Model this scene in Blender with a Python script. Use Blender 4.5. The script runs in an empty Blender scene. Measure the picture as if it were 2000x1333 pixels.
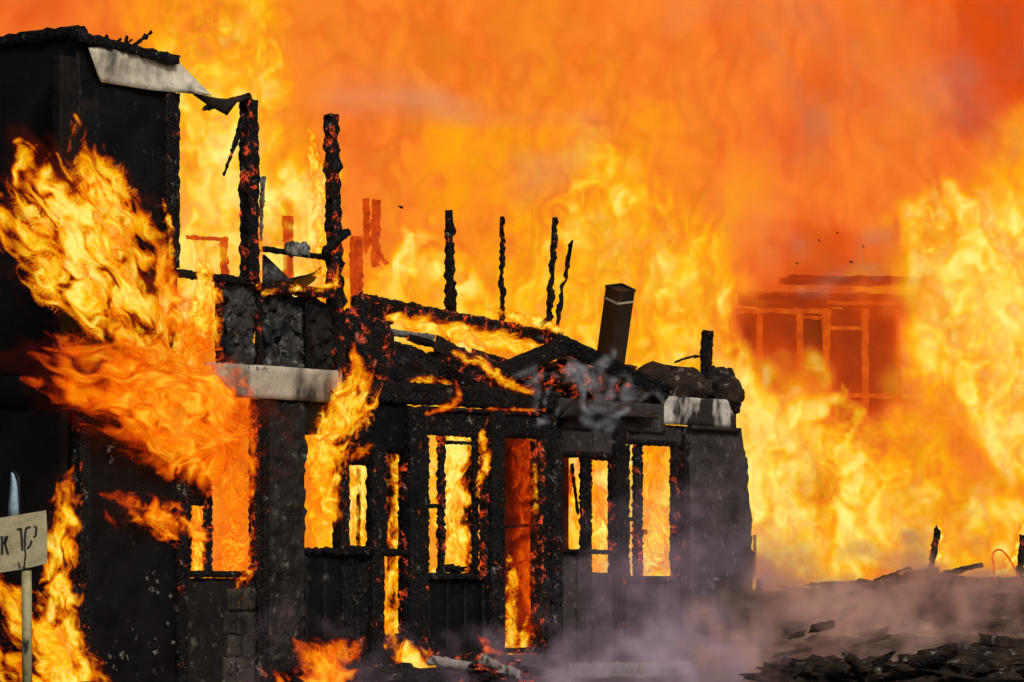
import bpy, bmesh, math, random, time
import numpy as np
from mathutils import Vector, Matrix

T0 = time.time()
random.seed(7)
SC = bpy.context.scene
COL = SC.collection
PI = math.pi

# ------------------------------------------------------------------ camera
FPX, CX, HZ, EYE = 8000.0, 1000.0, 1197.0, 0.84     # focal length and horizon in photo pixels
cam = bpy.data.objects.new('camera', bpy.data.cameras.new('camera'))
COL.objects.link(cam)
cam.location = (0, 0, EYE)
cam.rotation_euler = (PI / 2, 0, 0)
cam.data.sensor_width = 36
cam.data.lens = FPX / 2000 * 36
cam.data.shift_y = (HZ - 666.5) / 2000
cam.data.clip_start = 0.5
cam.data.clip_end = 3000
SC.camera = cam

# ------------------------------------------------------------------ sky, sun, exposure
SUN_EL, SUN_AZ = math.radians(38), math.radians(155)   # azimuth clockwise from +Y: behind the camera, a little right
world = bpy.data.worlds.new('World')
SC.world = world
world.use_nodes = True
wn = world.node_tree
sky = wn.nodes.new('ShaderNodeTexSky')
sky.sky_type = 'NISHITA'
sky.sun_disc = False
sky.sun_elevation = SUN_EL
sky.sun_rotation = SUN_AZ
sky.dust_density = 4
wn.links.new(sky.outputs[0], wn.nodes['Background'].inputs[0])
wn.nodes['Background'].inputs[1].default_value = 0.05
sun = bpy.data.objects.new('sun', bpy.data.lights.new('sun', 'SUN'))
COL.objects.link(sun)
sun.data.energy = 1.6
sun.data.angle = math.radians(12)
sun.data.color = (1, .93, .83)
sd = Vector((math.sin(SUN_AZ) * math.cos(SUN_EL), math.cos(SUN_AZ) * math.cos(SUN_EL), math.sin(SUN_EL)))
sun.rotation_euler = sd.to_track_quat('Z', 'Y').to_euler()
vs = SC.view_settings
vs.view_transform = 'Standard'
vs.look = 'None'
vs.gamma = 1
vs.exposure = 0
vs.use_curve_mapping = False
cy = SC.cycles
cy.max_bounces = 3
cy.diffuse_bounces = 1
cy.glossy_bounces = 1
cy.volume_bounces = 1
cy.use_adaptive_sampling = True
cy.adaptive_threshold = .04
cy.adaptive_min_samples = 12
cy.transparent_max_bounces = 24
cy.use_denoising = True
cy.volume_max_steps = 512
cy.sample_clamp_indirect = 4

# ------------------------------------------------------------------ frames of reference
TH = math.radians(49)                       # how far the facade turns away from the picture plane
HA = Vector((-2.3, 46.0, 0))                # a point of the facade's foot
RM = Matrix.Rotation(TH, 3, 'Z')
RI = RM.transposed()
CAM = Vector((0, 0, EYE))


def ray(px, py):
    return Vector(((px - CX) / FPX, 1.0, (HZ - py) / FPX))


def W(px, py, d):
    """world point at depth d"""
    return CAM + ray(px, py) * d


def F(px, py, y=0.0):
    """house-local point (along the facade, inward, up) on the plane y metres behind the facade"""
    r, o = RI @ ray(px, py), RI @ (CAM - HA)
    t = (y - o.y) / r.y
    return o + r * t


def FD(px, y=0.0):
    """depth of that point from the camera"""
    return (RM @ F(px, HZ, y) + HA).y


# ------------------------------------------------------------------ noise tables (numpy)
def make_table(seed, n=64, k0=8.0):
    rng = np.random.default_rng(seed)
    w = np.fft.rfftn(rng.standard_normal((n, n, n)))
    k = np.fft.fftfreq(n, 1 / n)
    kz = np.fft.rfftfreq(n, 1 / n)
    kk = np.sqrt(k[:, None, None] ** 2 + k[None, :, None] ** 2 + kz[None, None, :] ** 2)
    t = np.fft.irfftn(w * np.exp(-((kk - k0) / (k0 * .45)) ** 2), s=(n, n, n))
    return (t / t.std()).astype(np.float32)


TAB = [make_table(11), make_table(23), make_table(37)]


def smp(i, x, y, z):
    """table noise, one unit of coordinate = one wavelength"""
    t = TAB[i % 3].ravel()
    out = None
    co = []
    for c in (x, y, z):
        c = np.asarray(c, np.float32) * 8
        f = np.floor(c)
        co.append((f.astype(np.int32) & 63, (c - f)))
    (xi, xf), (yi, yf), (zi, zf) = co
    xj, yj, zj = (xi + 1) & 63, (yi + 1) & 63, (zi + 1) & 63
    xi, xj, yi, yj = xi << 12, xj << 12, yi << 6, yj << 6
    a = t[xi + yi + zi]; a += (t[xi + yi + zj] - a) * zf
    b = t[xi + yj + zi]; b += (t[xi + yj + zj] - b) * zf
    a += (b - a) * yf
    c = t[xj + yi + zi]; c += (t[xj + yi + zj] - c) * zf
    d = t[xj + yj + zi]; d += (t[xj + yj + zj] - d) * zf
    c += (d - c) * yf
    a += (c - a) * xf
    return a


def fbm(i, x, y, z, octv=3, gain=.55):
    o, g = 0, 1.0
    for k in range(octv):
        o = o + g * smp(i + k, x * 2 ** k + 3.3 * k, y * 2 ** k + 1.7 * k, z * 2 ** k + 5.1 * k)
        g *= gain
    return o


def sstep(a, b, x):
    t = np.clip((x - a) / (b - a), 0, 1)
    return t * t * (3 - 2 * t)


# ------------------------------------------------------------------ materials
MATS = {}


def new_mat(name):
    m = bpy.data.materials.new(name)
    m.use_nodes = True
    m.node_tree.nodes.clear()
    MATS[name] = m
    return m, m.node_tree.nodes, m.node_tree.links


def nd(N, t, **kw):
    n = N.new(t)
    for k, v in kw.items():
        if hasattr(n, k):
            setattr(n, k, v)
        else:
            n.inputs[k.replace('_', ' ')].default_value = v
    return n


def ramp(N, stops, interp='LINEAR'):
    r = N.new('ShaderNodeValToRGB')
    cr = r.color_ramp
    cr.interpolation = interp
    while len(cr.elements) > 1:
        cr.elements.remove(cr.elements[-1])
    cr.elements[0].position = stops[0][0]
    cr.elements[0].color = (*stops[0][1], 1)
    for p, c in stops[1:]:
        e = cr.elements.new(p)
        e.color = (*c, 1)
    return r


def g3(v):
    return (v, v, v)


def char_mat(name, c0, c1, ash=.0, ashcol=(.32, .3, .27), scale=1.0, stretch=(1, 1, .6), ember=0.0, rough=.62, crack=1.0, patch=None, patchcol=None):
    """charred timber: alligator cracks, soot, ash bloom, glowing cracks"""
    m, N, L = new_mat(name)
    out = nd(N, 'ShaderNodeOutputMaterial')
    b = nd(N, 'ShaderNodeBsdfPrincipled')
    b.inputs['Specular IOR Level'].default_value = .22
    tc = nd(N, 'ShaderNodeTexCoord')
    mp = nd(N, 'ShaderNodeMapping')
    mp.inputs['Scale'].default_value = [s * scale for s in stretch]
    L.new(tc.outputs['Object'], mp.inputs[0])
    nw = nd(N, 'ShaderNodeTexNoise', Scale=9.0, Detail=1.0)
    L.new(tc.outputs['Object'], nw.inputs[0])
    mixv = nd(N, 'ShaderNodeMix', data_type='VECTOR')
    mixv.inputs['Factor'].default_value = .06
    L.new(mp.outputs[0], mixv.inputs[4])
    L.new(nw.outputs['Color'], mixv.inputs[5])
    vo = nd(N, 'ShaderNodeTexVoronoi', feature='DISTANCE_TO_EDGE', Scale=19.0)
    L.new(mixv.outputs[1], vo.inputs['Vector'])
    cr = ramp(N, [(0, g3(0)), (.16, g3(1))])
    L.new(vo.outputs['Distance'], cr.inputs[0])
    n1 = nd(N, 'ShaderNodeTexNoise', Scale=2.2, Detail=4.0, Roughness=.65)
    L.new(tc.outputs['Object'], n1.inputs[0])
    base = ramp(N, [(.35, c0), (.7, c1)])
    L.new(n1.outputs['Fac'], base.inputs[0])
    col = base.outputs[0]
    if patch is not None:
        n3 = nd(N, 'ShaderNodeTexNoise', Scale=1.1, Detail=4.0, Roughness=.62)
        L.new(tc.outputs['Object'], n3.inputs[0])
        r3 = ramp(N, [(patch, g3(0)), (patch + .12, g3(1))])
        L.new(n3.outputs['Fac'], r3.inputs[0])
        mx = nd(N, 'ShaderNodeMix', data_type='RGBA')
        L.new(r3.outputs[0], mx.inputs[0]); L.new(col, mx.inputs[6]); mx.inputs[7].default_value = (*patchcol, 1)
        col = mx.outputs[2]
    if ash > 0:
        n2 = nd(N, 'ShaderNodeTexNoise', Scale=7.0, Detail=4.0, Roughness=.72)
        L.new(tc.outputs['Object'], n2.inputs[0])
        r2 = ramp(N, [(.62 - ash * .3, g3(0)), (.74 - ash * .2, g3(1))])
        L.new(n2.outputs['Fac'], r2.inputs[0])
        mx = nd(N, 'ShaderNodeMix', data_type='RGBA')
        L.new(r2.outputs[0], mx.inputs[0]); L.new(col, mx.inputs[6]); mx.inputs[7].default_value = (*ashcol, 1)
        col = mx.outputs[2]
    mul = nd(N, 'ShaderNodeMix', data_type='RGBA', blend_type='MULTIPLY')
    mul.inputs[0].default_value = .85 * crack
    L.new(col, mul.inputs[6]); L.new(cr.outputs[0], mul.inputs[7])
    L.new(mul.outputs[2], b.inputs['Base Color'])
    rr = nd(N, 'ShaderNodeMapRange')
    rr.inputs['To Min'].default_value = rough - .25; rr.inputs['To Max'].default_value = min(1, rough + .3)
    L.new(n1.outputs['Fac'], rr.inputs[0]); L.new(rr.outputs[0], b.inputs['Roughness'])
    fine = nd(N, 'ShaderNodeTexNoise', Scale=34.0, Detail=1.5, Roughness=.7)
    L.new(tc.outputs['Object'], fine.inputs[0])
    add = nd(N, 'ShaderNodeMath', operation='MULTIPLY_ADD')
    add.inputs[1].default_value = .6
    crs = nd(N, 'ShaderNodeMath', operation='MULTIPLY'); crs.inputs[1].default_value = crack
    L.new(cr.outputs[0], crs.inputs[0])
    L.new(fine.outputs['Fac'], add.inputs[0]); L.new(crs.outputs[0], add.inputs[2])
    bp = nd(N, 'ShaderNodeBump', Strength=.2 + .6 * crack, Distance=.02)
    L.new(add.outputs[0], bp.inputs['Height']); L.new(bp.outputs[0], b.inputs['Normal'])
    if ember > 0:
        ne = nd(N, 'ShaderNodeTexNoise', Scale=7.5, Detail=3.0, Roughness=.6)
        L.new(tc.outputs['Object'], ne.inputs[0])
        re = ramp(N, [(.70 - .17 * ember, g3(0)), (.86 - .2 * ember, g3(1))])
        L.new(ne.outputs['Fac'], re.inputs[0])
        inv = ramp(N, [(0, g3(1)), (.07, g3(.35)), (.16, g3(0.0))])
        L.new(vo.outputs['Distance'], inv.inputs[0])
        mm = nd(N, 'ShaderNodeMath', operation='MULTIPLY')
        L.new(re.outputs[0], mm.inputs[0]); L.new(inv.outputs[0], mm.inputs[1])
        m2 = nd(N, 'ShaderNodeMath', operation='MULTIPLY'); m2.inputs[1].default_value = 1.6
        L.new(mm.outputs[0], m2.inputs[0])
        b.inputs['Emission Color'].default_value = (1, .09, .012, 1)
        L.new(m2.outputs[0], b.inputs['Emission Strength'])
    L.new(b.outputs[0], out.inputs[0])
    return m


def metal_mat(name, c, soot=.5, sootcol=(.02, .018, .016), sc=1.5, metallic=.35, rough=.5):
    m, N, L = new_mat(name)
    out = nd(N, 'ShaderNodeOutputMaterial')
    b = nd(N, 'ShaderNodeBsdfPrincipled', Metallic=metallic)
    tc = nd(N, 'ShaderNodeTexCoord')
    n1 = nd(N, 'ShaderNodeTexNoise', Scale=sc, Detail=5.0, Roughness=.55)
    mp = nd(N, 'ShaderNodeMapping'); mp.inputs['Scale'].default_value = (1, 1, .45)
    L.new(tc.outputs['Object'], mp.inputs[0]); L.new(mp.outputs[0], n1.inputs[0])
    r1 = ramp(N, [(.27 + .40 * soot, g3(1)), (.37 + .40 * soot, g3(0))])
    L.new(n1.outputs['Fac'], r1.inputs[0])
    n2 = nd(N, 'ShaderNodeTexNoise', Scale=11.0, Detail=3.0, Roughness=.7)
    L.new(tc.outputs['Object'], n2.inputs[0])
    r2 = ramp(N, [(.3, tuple(x * .6 for x in c)), (.65, c)])
    L.new(n2.outputs['Fac'], r2.inputs[0])
    mx = nd(N, 'ShaderNodeMix', data_type='RGBA')
    L.new(r1.outputs[0], mx.inputs[0]); L.new(r2.outputs[0], mx.inputs[6]); mx.inputs[7].default_value = (*sootcol, 1)
    L.new(mx.outputs[2], b.inputs['Base Color'])
    rr = nd(N, 'ShaderNodeMapRange'); rr.inputs['To Min'].default_value = rough - .1; rr.inputs['To Max'].default_value = rough + .25
    L.new(n2.outputs['Fac'], rr.inputs[0]); L.new(rr.outputs[0], b.inputs['Roughness'])
    bp = nd(N, 'ShaderNodeBump', Strength=.35, Distance=.02)
    L.new(n1.outputs['Fac'], bp.inputs['Height']); L.new(bp.outputs[0], b.inputs['Normal'])
    L.new(b.outputs[0], out.inputs[0])
    return m


char_mat('char', (.003, .0026, .0024), (.016, .0135, .012), ash=.06)
char_mat('char_post', (.003, .0026, .0023), (.017, .014, .0125), ash=.07, ember=.38, scale=1.25, stretch=(1, 1, .8))
char_mat('char_ember', (.004, .0035, .0033), (.022, .019, .017), ash=.06, ember=.95, scale=1.9)  # embers, with firelight along the post edges put into their glow
char_mat('char_hot', (.012, .008, .007), (.04, .03, .025), ash=.1, ember=.95, scale=1.8)
char_mat('soot_wall', (.0008, .0007, .0007), (.0048, .0042, .004), ash=.01, ashcol=(.09, .085, .08), crack=.22, rough=.6, scale=.35)
char_mat('bark_char', (.006, .005, .0045), (.045, .037, .030), ash=.18, ashcol=(.2, .18, .16), crack=.55, stretch=(1, 1, .4), scale=.8, rough=.75)
char_mat('ash_wall', (.026, .022, .022), (.085, .072, .071), ash=.14, ashcol=(.2, .18, .175), crack=.28, scale=.8, rough=.8, patch=.56, patchcol=(.03, .026, .026))
char_mat('plaster_burnt', (.004, .0036, .0034), (.022, .019, .017), ash=.1, ashcol=(.14, .13, .12), crack=.4, scale=.7, rough=.8, patch=.58, patchcol=(.07, .062, .052))
char_mat('insulation', (.006, .006, .006), (.11, .108, .104), ash=.2, ashcol=(.26, .255, .245), crack=.55, scale=.8, rough=.9, patch=.55, patchcol=(.012, .012, .012))
char_mat('ash_block', (.12, .115, .105), (.34, .33, .31), ash=.3, crack=.55, scale=1.1, rough=.9)
char_mat('side_wall', (.003, .0024, .002), (.010, .0075, .0058), ash=.0, crack=.12, scale=.5, rough=.75)
char_mat('ground_burnt', (.02, .014, .010), (.085, .06, .044), ash=.2, ashcol=(.2, .19, .18), crack=.5, scale=.25, rough=.9)
char_mat('debris', (.010, .0072, .0055), (.06, .037, .024), ash=.12, crack=.6, scale=.9, rough=.85, stretch=(.4, 1, 1))
char_mat('pale_board', (.25, .22, .2), (.5, .46, .42), ash=.05, crack=.25, scale=.7, rough=.8, stretch=(.3, 1, 1))


def fireglow_mat(name, lo, hi, base=(.02, .01, .008), sc=2.5):
    """burnt surface whose emission carries the red light of the flames around it"""
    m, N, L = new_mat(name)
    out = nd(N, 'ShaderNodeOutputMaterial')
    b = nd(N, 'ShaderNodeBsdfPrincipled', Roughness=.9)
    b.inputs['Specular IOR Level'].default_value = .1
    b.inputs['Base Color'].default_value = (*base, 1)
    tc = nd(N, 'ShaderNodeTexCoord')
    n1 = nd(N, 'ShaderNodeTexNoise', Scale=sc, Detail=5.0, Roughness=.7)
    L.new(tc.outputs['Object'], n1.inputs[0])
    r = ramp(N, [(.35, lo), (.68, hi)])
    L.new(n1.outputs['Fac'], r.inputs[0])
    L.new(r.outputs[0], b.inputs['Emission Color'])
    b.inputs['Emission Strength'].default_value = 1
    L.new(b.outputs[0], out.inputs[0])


fireglow_mat('far_wall', (.12, .006, .001), (.34, .024, .0015))  # flames' red over the far house, put into the walls' emission
fireglow_mat('inner_glow', (.012, .0015, .0006), (.09, .008, .0015), sc=1.6)  # firelight on the inner wall, put into its emission
fireglow_mat('far_frame', (.45, .04, .002), (1.0, .17, .006), sc=5)
fireglow_mat('red_post', (.30, .02, .001), (.85, .085, .003), sc=6)  # burning studs, red of the flames before them added to the emission
char_mat('plaster_pale', (.008, .007, .006), (.075, .064, .052), ash=.06, ashcol=(.24, .22, .19), crack=.2, scale=.7, rough=.85)
char_mat('flake', (.04, .04, .042), (.26, .25, .24), ash=.2, crack=.3, rough=.5)
metal_mat('metal_light', (.78, .71, .56), soot=.27, sc=1.2, metallic=.05)
metal_mat('metal_mid', (.66, .57, .43), soot=.33, sc=1.1, metallic=.05)
metal_mat('metal_sooty', (.8, .76, .68), soot=.50, sc=2.6, metallic=.05)
metal_mat('metal_dark', (.06, .05, .05), soot=.6, sc=1.3)
metal_mat('duct_metal', (.05, .038, .034), soot=.55, sc=2.0, metallic=.5)
metal_mat('sign_paint', (.50, .44, .26), soot=.06, sc=3.0, metallic=0, rough=.6)
metal_mat('pole_paint', (.50, .45, .22), soot=.12, sc=6.0, metallic=0, rough=.5)
metal_mat('stencil_black', (.02, .02, .022), soot=.2, sc=6, metallic=0, rough=.7)
metal_mat('strip_blue', (.42, .62, .72), soot=.08, sc=4.0, metallic=.1, rough=.45)


def fire_mat(name, k, stops, gain=1.0, power=1.4):
    """luminous gas: extinction k*density, source colour read from the temperature ramp"""
    m, N, L = new_mat(name)
    out = nd(N, 'ShaderNodeOutputMaterial')
    at = nd(N, 'ShaderNodeAttribute', attribute_name='density')
    r = ramp(N, stops)
    L.new(at.outputs['Fac'], r.inputs[0])
    pw = nd(N, 'ShaderNodeMath', operation='POWER'); pw.inputs[1].default_value = power
    L.new(at.outputs['Fac'], pw.inputs[0])
    ex = nd(N, 'ShaderNodeMath', operation='MULTIPLY'); ex.inputs[1].default_value = k
    L.new(pw.outputs[0], ex.inputs[0])
    exg = nd(N, 'ShaderNodeMath', operation='MULTIPLY'); exg.inputs[1].default_value = gain
    L.new(ex.outputs[0], exg.inputs[0])
    em = nd(N, 'ShaderNodeEmission')
    L.new(r.outputs[0], em.inputs[0]); L.new(exg.outputs[0], em.inputs[1])
    ab = nd(N, 'ShaderNodeVolumeAbsorption'); ab.inputs[0].default_value = (0, 0, 0, 1)
    L.new(ex.outputs[0], ab.inputs['Density'])
    ad = nd(N, 'ShaderNodeAddShader')
    L.new(em.outputs[0], ad.inputs[0]); L.new(ab.outputs[0], ad.inputs[1])
    L.new(ad.outputs[0], out.inputs['Volume'])
    return m


FIRE = [(0, (.25, .012, .001)), (.18, (.62, .035, .002)), (.36, (1.0, .115, .001)), (.55, (1.05, .30, .001)), (.72, (1.1, .56, .002)), (.87, (1.15, .86, .035)), (1, (1.3, 1.15, .3))]
REDFIRE = [(0, (.2, .008, .001)), (.2, (.55, .028, .002)), (.42, (.92, .07, .002)), (.62, (1.05, .17, .001)), (.8, (1.1, .36, .002)), (1, (1.2, .75, .05))]
BGF = [(0, (.18, .045, .018)), (.12, (.45, .055, .008)), (.25, (.80, .075, .004)), (.38, (1.0, .215, .030)), (.5, (1.03, .31, .012)), (.62, (1.05, .42, .001)), (.74, (1.05, .58, .004)), (.86, (1.1, .80, .05)), (1, (1.25, 1.12, .33))]
fire_mat('fire', 26.0, FIRE)
fire_mat('red_fire', 22.0, REDFIRE)
fire_mat('fire_mass', 2.8, BGF, power=1.0)
MATS['fire_mass'].cycles.volume_step_rate = 4
MATS['fire'].cycles.volume_step_rate = 1.5
MATS['red_fire'].cycles.volume_step_rate = 1.5


def sheet_mat(name, col, st):
    """the thin luminous front of a flame: adds light, hides nothing"""
    m, N, L = new_mat(name)
    out = nd(N, 'ShaderNodeOutputMaterial')
    tr = nd(N, 'ShaderNodeBsdfTransparent')
    em = nd(N, 'ShaderNodeEmission', Strength=st)
    em.inputs[0].default_value = (*col, 1)
    ad = nd(N, 'ShaderNodeAddShader')
    L.new(tr.outputs[0], ad.inputs[0]); L.new(em.outputs[0], ad.inputs[1])
    L.new(ad.outputs[0], out.inputs[0])


sheet_mat('flame_front', (1, .3, .02), .02)


def smoke_mat(name, k, col, ani=-.35):
    m, N, L = new_mat(name)
    out = nd(N, 'ShaderNodeOutputMaterial')
    at = nd(N, 'ShaderNodeAttribute', attribute_name='density')
    ex = nd(N, 'ShaderNodeMath', operation='MULTIPLY'); ex.inputs[1].default_value = k
    L.new(at.outputs['Fac'], ex.inputs[0])
    pv = nd(N, 'ShaderNodeVolumePrincipled')
    pv.inputs['Color'].default_value = (*col, 1)
    pv.inputs['Density Attribute'].default_value = ''
    pv.inputs['Anisotropy'].default_value = ani
    L.new(ex.outputs[0], pv.inputs['Density'])
    L.new(pv.outputs[0], out.inputs['Volume'])
    m.cycles.volume_step_rate = 3


smoke_mat('smoke_pale', 2.4, (1.0, .74, .62))
smoke_mat('smoke_pink', 3.6, (1.0, .62, .52), -.4)  # pink of the firelight put into the smoke's own colour
smoke_mat('smoke_firelit', 3.4, (1.0, .68, .60), .1)  # fire's tint is in the colour too, not only scattered
smoke_mat('smoke_lilac', 2.4, (.93, .72, .95))  # lilac mix of skylight and firelight put into the colour
smoke_mat('smoke_blue', 8.0, (.82, .90, 1.0), -.5)
smoke_mat('smoke_brown', 2.4, (.62, .50, .45))
smoke_mat('smoke_dark', 1.2, (.30, .26, .24))

# ------------------------------------------------------------------ object helpers


def put(o, parent=None, **props):
    COL.objects.link(o)
    if parent is not None:
        o.parent = parent
    for k, v in props.items():
        o[k] = v
    return o


def empty(name, loc=(0, 0, 0), rz=0.0, label=None, cat=None, group=None):
    o = bpy.data.objects.new(name, None)
    o.empty_display_size = .2
    o.location = loc
    o.rotation_euler = (0, 0, rz)
    put(o)
    tag(o, label, cat, group)
    return o


def tag(o, label=None, cat=None, group=None, kind=None):
    for k, v in (('label', label), ('category', cat), ('group', group), ('kind', kind)):
        if v:
            o[k] = v
    return o


def mesh_obj(name, verts, faces, mat, parent=None, smooth=True, mw=None):
    me = bpy.data.meshes.new(name)
    me.from_pydata([tuple(v) for v in verts], [], faces)
    me.materials.append(MATS[mat])
    if smooth:
        me.polygons.foreach_set('use_smooth', [True] * len(me.polygons))
    o = bpy.data.objects.new(name, me)
    put(o, parent)
    if mw is not None:
        o.matrix_basis = mw
    return o


def block_grid(nx, ny, nz):
    """surface lattice of a box, unit coordinates, shared edges"""
    idx, vs_, fs = {}, [], []

    def vid(i, j, k):
        key = (i, j, k)
        if key not in idx:
            idx[key] = len(vs_)
            vs_.append((i / nx, j / ny, k / nz))
        return idx[key]
    for i in range(nx):
        for j in range(ny):
            fs.append((vid(i, j, 0), vid(i, j + 1, 0), vid(i + 1, j + 1, 0), vid(i + 1, j, 0)))
            fs.append((vid(i, j, nz), vid(i + 1, j, nz), vid(i + 1, j + 1, nz), vid(i, j + 1, nz)))
    for i in range(nx):
        for k in range(nz):
            fs.append((vid(i, 0, k), vid(i + 1, 0, k), vid(i + 1, 0, k + 1), vid(i, 0, k + 1)))
            fs.append((vid(i, ny, k), vid(i, ny, k + 1), vid(i + 1, ny, k + 1), vid(i + 1, ny, k)))
    for j in range(ny):
        for k in range(nz):
            fs.append((vid(0, j, k), vid(0, j, k + 1), vid(0, j + 1, k + 1), vid(0, j + 1, k)))
            fs.append((vid(nx, j, k), vid(nx, j + 1, k), vid(nx, j + 1, k + 1), vid(nx, j, k + 1)))
    return np.array(vs_, np.float32), fs


SEED = [0]


def rough_pts(p, amp, lam, axis_amp=None):
    """push points about with two octaves of table noise"""
    SEED[0] += 1
    o = (SEED[0] * 7.13) % 50
    q = p / lam + o
    d = .36 * np.stack([fbm(i, q[:, 0], q[:, 1], q[:, 2], 3, .6) for i in range(3)], 1)
    return p + d * np.array(amp, np.float32)


def block(name, x0, x1, y0, y1, z0, z1, mat, parent, amp=.012, lam=.22, res=.06, shape=None):
    """rough charred slab; shape(p01)->p01 may bend the unit box first"""
    nx, ny, nz = [max(1, min(70, int(round(abs(b - a) / res)))) for a, b in ((x0, x1), (y0, y1), (z0, z1))]
    u, fs = block_grid(nx, ny, nz)
    p = np.array([x0, y0, z0], np.float32) + u * np.array([x1 - x0, y1 - y0, z1 - z0], np.float32)
    if shape is not None:
        p = shape(u, p)
    p = rough_pts(p, (amp, amp, amp), lam)
    return mesh_obj(name, p, fs, mat, parent)


def pblock(name, px0, px1, py0, py1, mat, parent, y0=0.0, y1=.18, **kw):
    """slab given by where it stands on the facade plane"""
    a, b = F(px0, (py0 + py1) / 2, y0), F(px1, (py0 + py1) / 2, y0)
    pm = (px0 + px1) / 2
    zt, zb = F(pm, py0, y0).z, F(pm, py1, y0).z
    if py1 >= 1286:
        zb = -.05                           # stands on the ground
    return block(name, a.x, b.x, y0, y1, zb, zt, mat, parent, **kw)


def beam(name, p0, p1, w, h, mat, parent=None, amp=.014, lam=.12, res=.045, taper=(1, 1), ends=.05, roll=0.0, sag=0.0):
    """charred timber from p0 to p1 (in the parent's frame), ragged ends"""
    p0, p1 = Vector(p0), Vector(p1)
    d = p1 - p0
    ln = d.length
    z = d.normalized()
    x = z.cross(Vector((0, 1, 0))) if abs(z.y) < .9 else z.cross(Vector((1, 0, 0)))
    x.normalize()
    y = z.cross(x)
    nx, ny, nz = max(2, int(w / res)), max(2, int(h / res)), max(2, min(90, int(ln / res)))
    u, fs = block_grid(nx, ny, nz)
    t = u[:, 2:3]
    sc = taper[0] + (taper[1] - taper[0]) * t
    p = np.concatenate([(u[:, :1] - .5) * w * sc, (u[:, 1:2] - .5) * h * sc, t * ln], 1)
    if sag:
        p[:, 0] += sag * 4 * (t * (1 - t))[:, 0]
    r = np.sqrt((u[:, 0] - .5) ** 2 + (u[:, 1] - .5) ** 2)
    p = rough_pts(p.astype(np.float32), (amp, amp, amp * .5), lam)
    SEED[0] += 1
    e = smp(0, p[:, 0] * 9 + SEED[0], p[:, 1] * 9, p[:, 2] * 0)
    end = (u[:, 2] > .999)
    p[end, 2] += ends * (e[end] - .5 - r[end] * 2)
    st = (u[:, 2] < .001)
    p[st, 2] += ends * (e[st] * .6)
    mw = Matrix((x, y, z)).transposed().to_4x4()
    mw.translation = p0
    if roll:
        mw = mw @ Matrix.Rotation(roll, 4, 'Z')
    return mesh_obj(name, p, fs, mat, parent, mw=mw)


def sheet(name, rows, mat, parent=None, thick=.006):
    """bent sheet metal: a grid of points, given thickness"""
    n, m = len(rows), len(rows[0])
    v = [p for r in rows for p in r]
    f = [(i * m + j, i * m + j + 1, (i + 1) * m + j + 1, (i + 1) * m + j) for i in range(n - 1) for j in range(m - 1)]
    o = mesh_obj(name, v, f, mat, parent)
    md = o.modifiers.new('thickness', 'SOLIDIFY')
    md.thickness = thick
    return o


def lump(name, c, r, mat, parent=None, amp=.25, sub=3, lam=.6):
    """irregular heap or chunk: a noisy ball squashed to radii r"""
    bm = bmesh.new()
    bmesh.ops.create_icosphere(bm, subdivisions=sub, radius=1)
    p = np.array([v.co[:] for v in bm.verts], np.float32)
    fs = [tuple(v.index for v in f.verts) for f in bm.faces]
    bm.free()
    SEED[0] += 1
    n = fbm(0, p[:, 0] / lam + SEED[0] * 3.1, p[:, 1] / lam, p[:, 2] / lam, 3, .6)
    p = p * (1 + amp * n[:, None] * .5)
    p = p * np.array(r, np.float32) + np.array(c, np.float32)
    return mesh_obj(name, p, fs, mat, parent)


def tube(name, pts, r, mat, parent=None, seg=6):
    pts = [Vector(p) for p in pts]
    v, f = [], []
    for i, p in enumerate(pts):
        t = (pts[min(i + 1, len(pts) - 1)] - pts[max(i - 1, 0)]).normalized()
        a = t.cross(Vector((.3, .9, .31))).normalized()
        b = t.cross(a)
        for k in range(seg):
            q = 2 * PI * k / seg
            v.append(p + (a * math.cos(q) + b * math.sin(q)) * r)
    for i in range(len(pts) - 1):
        for k in range(seg):
            f.append((i * seg + k, i * seg + (k + 1) % seg, (i + 1) * seg + (k + 1) % seg, (i + 1) * seg + k))
    return mesh_obj(name, v, f, mat, parent)


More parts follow.
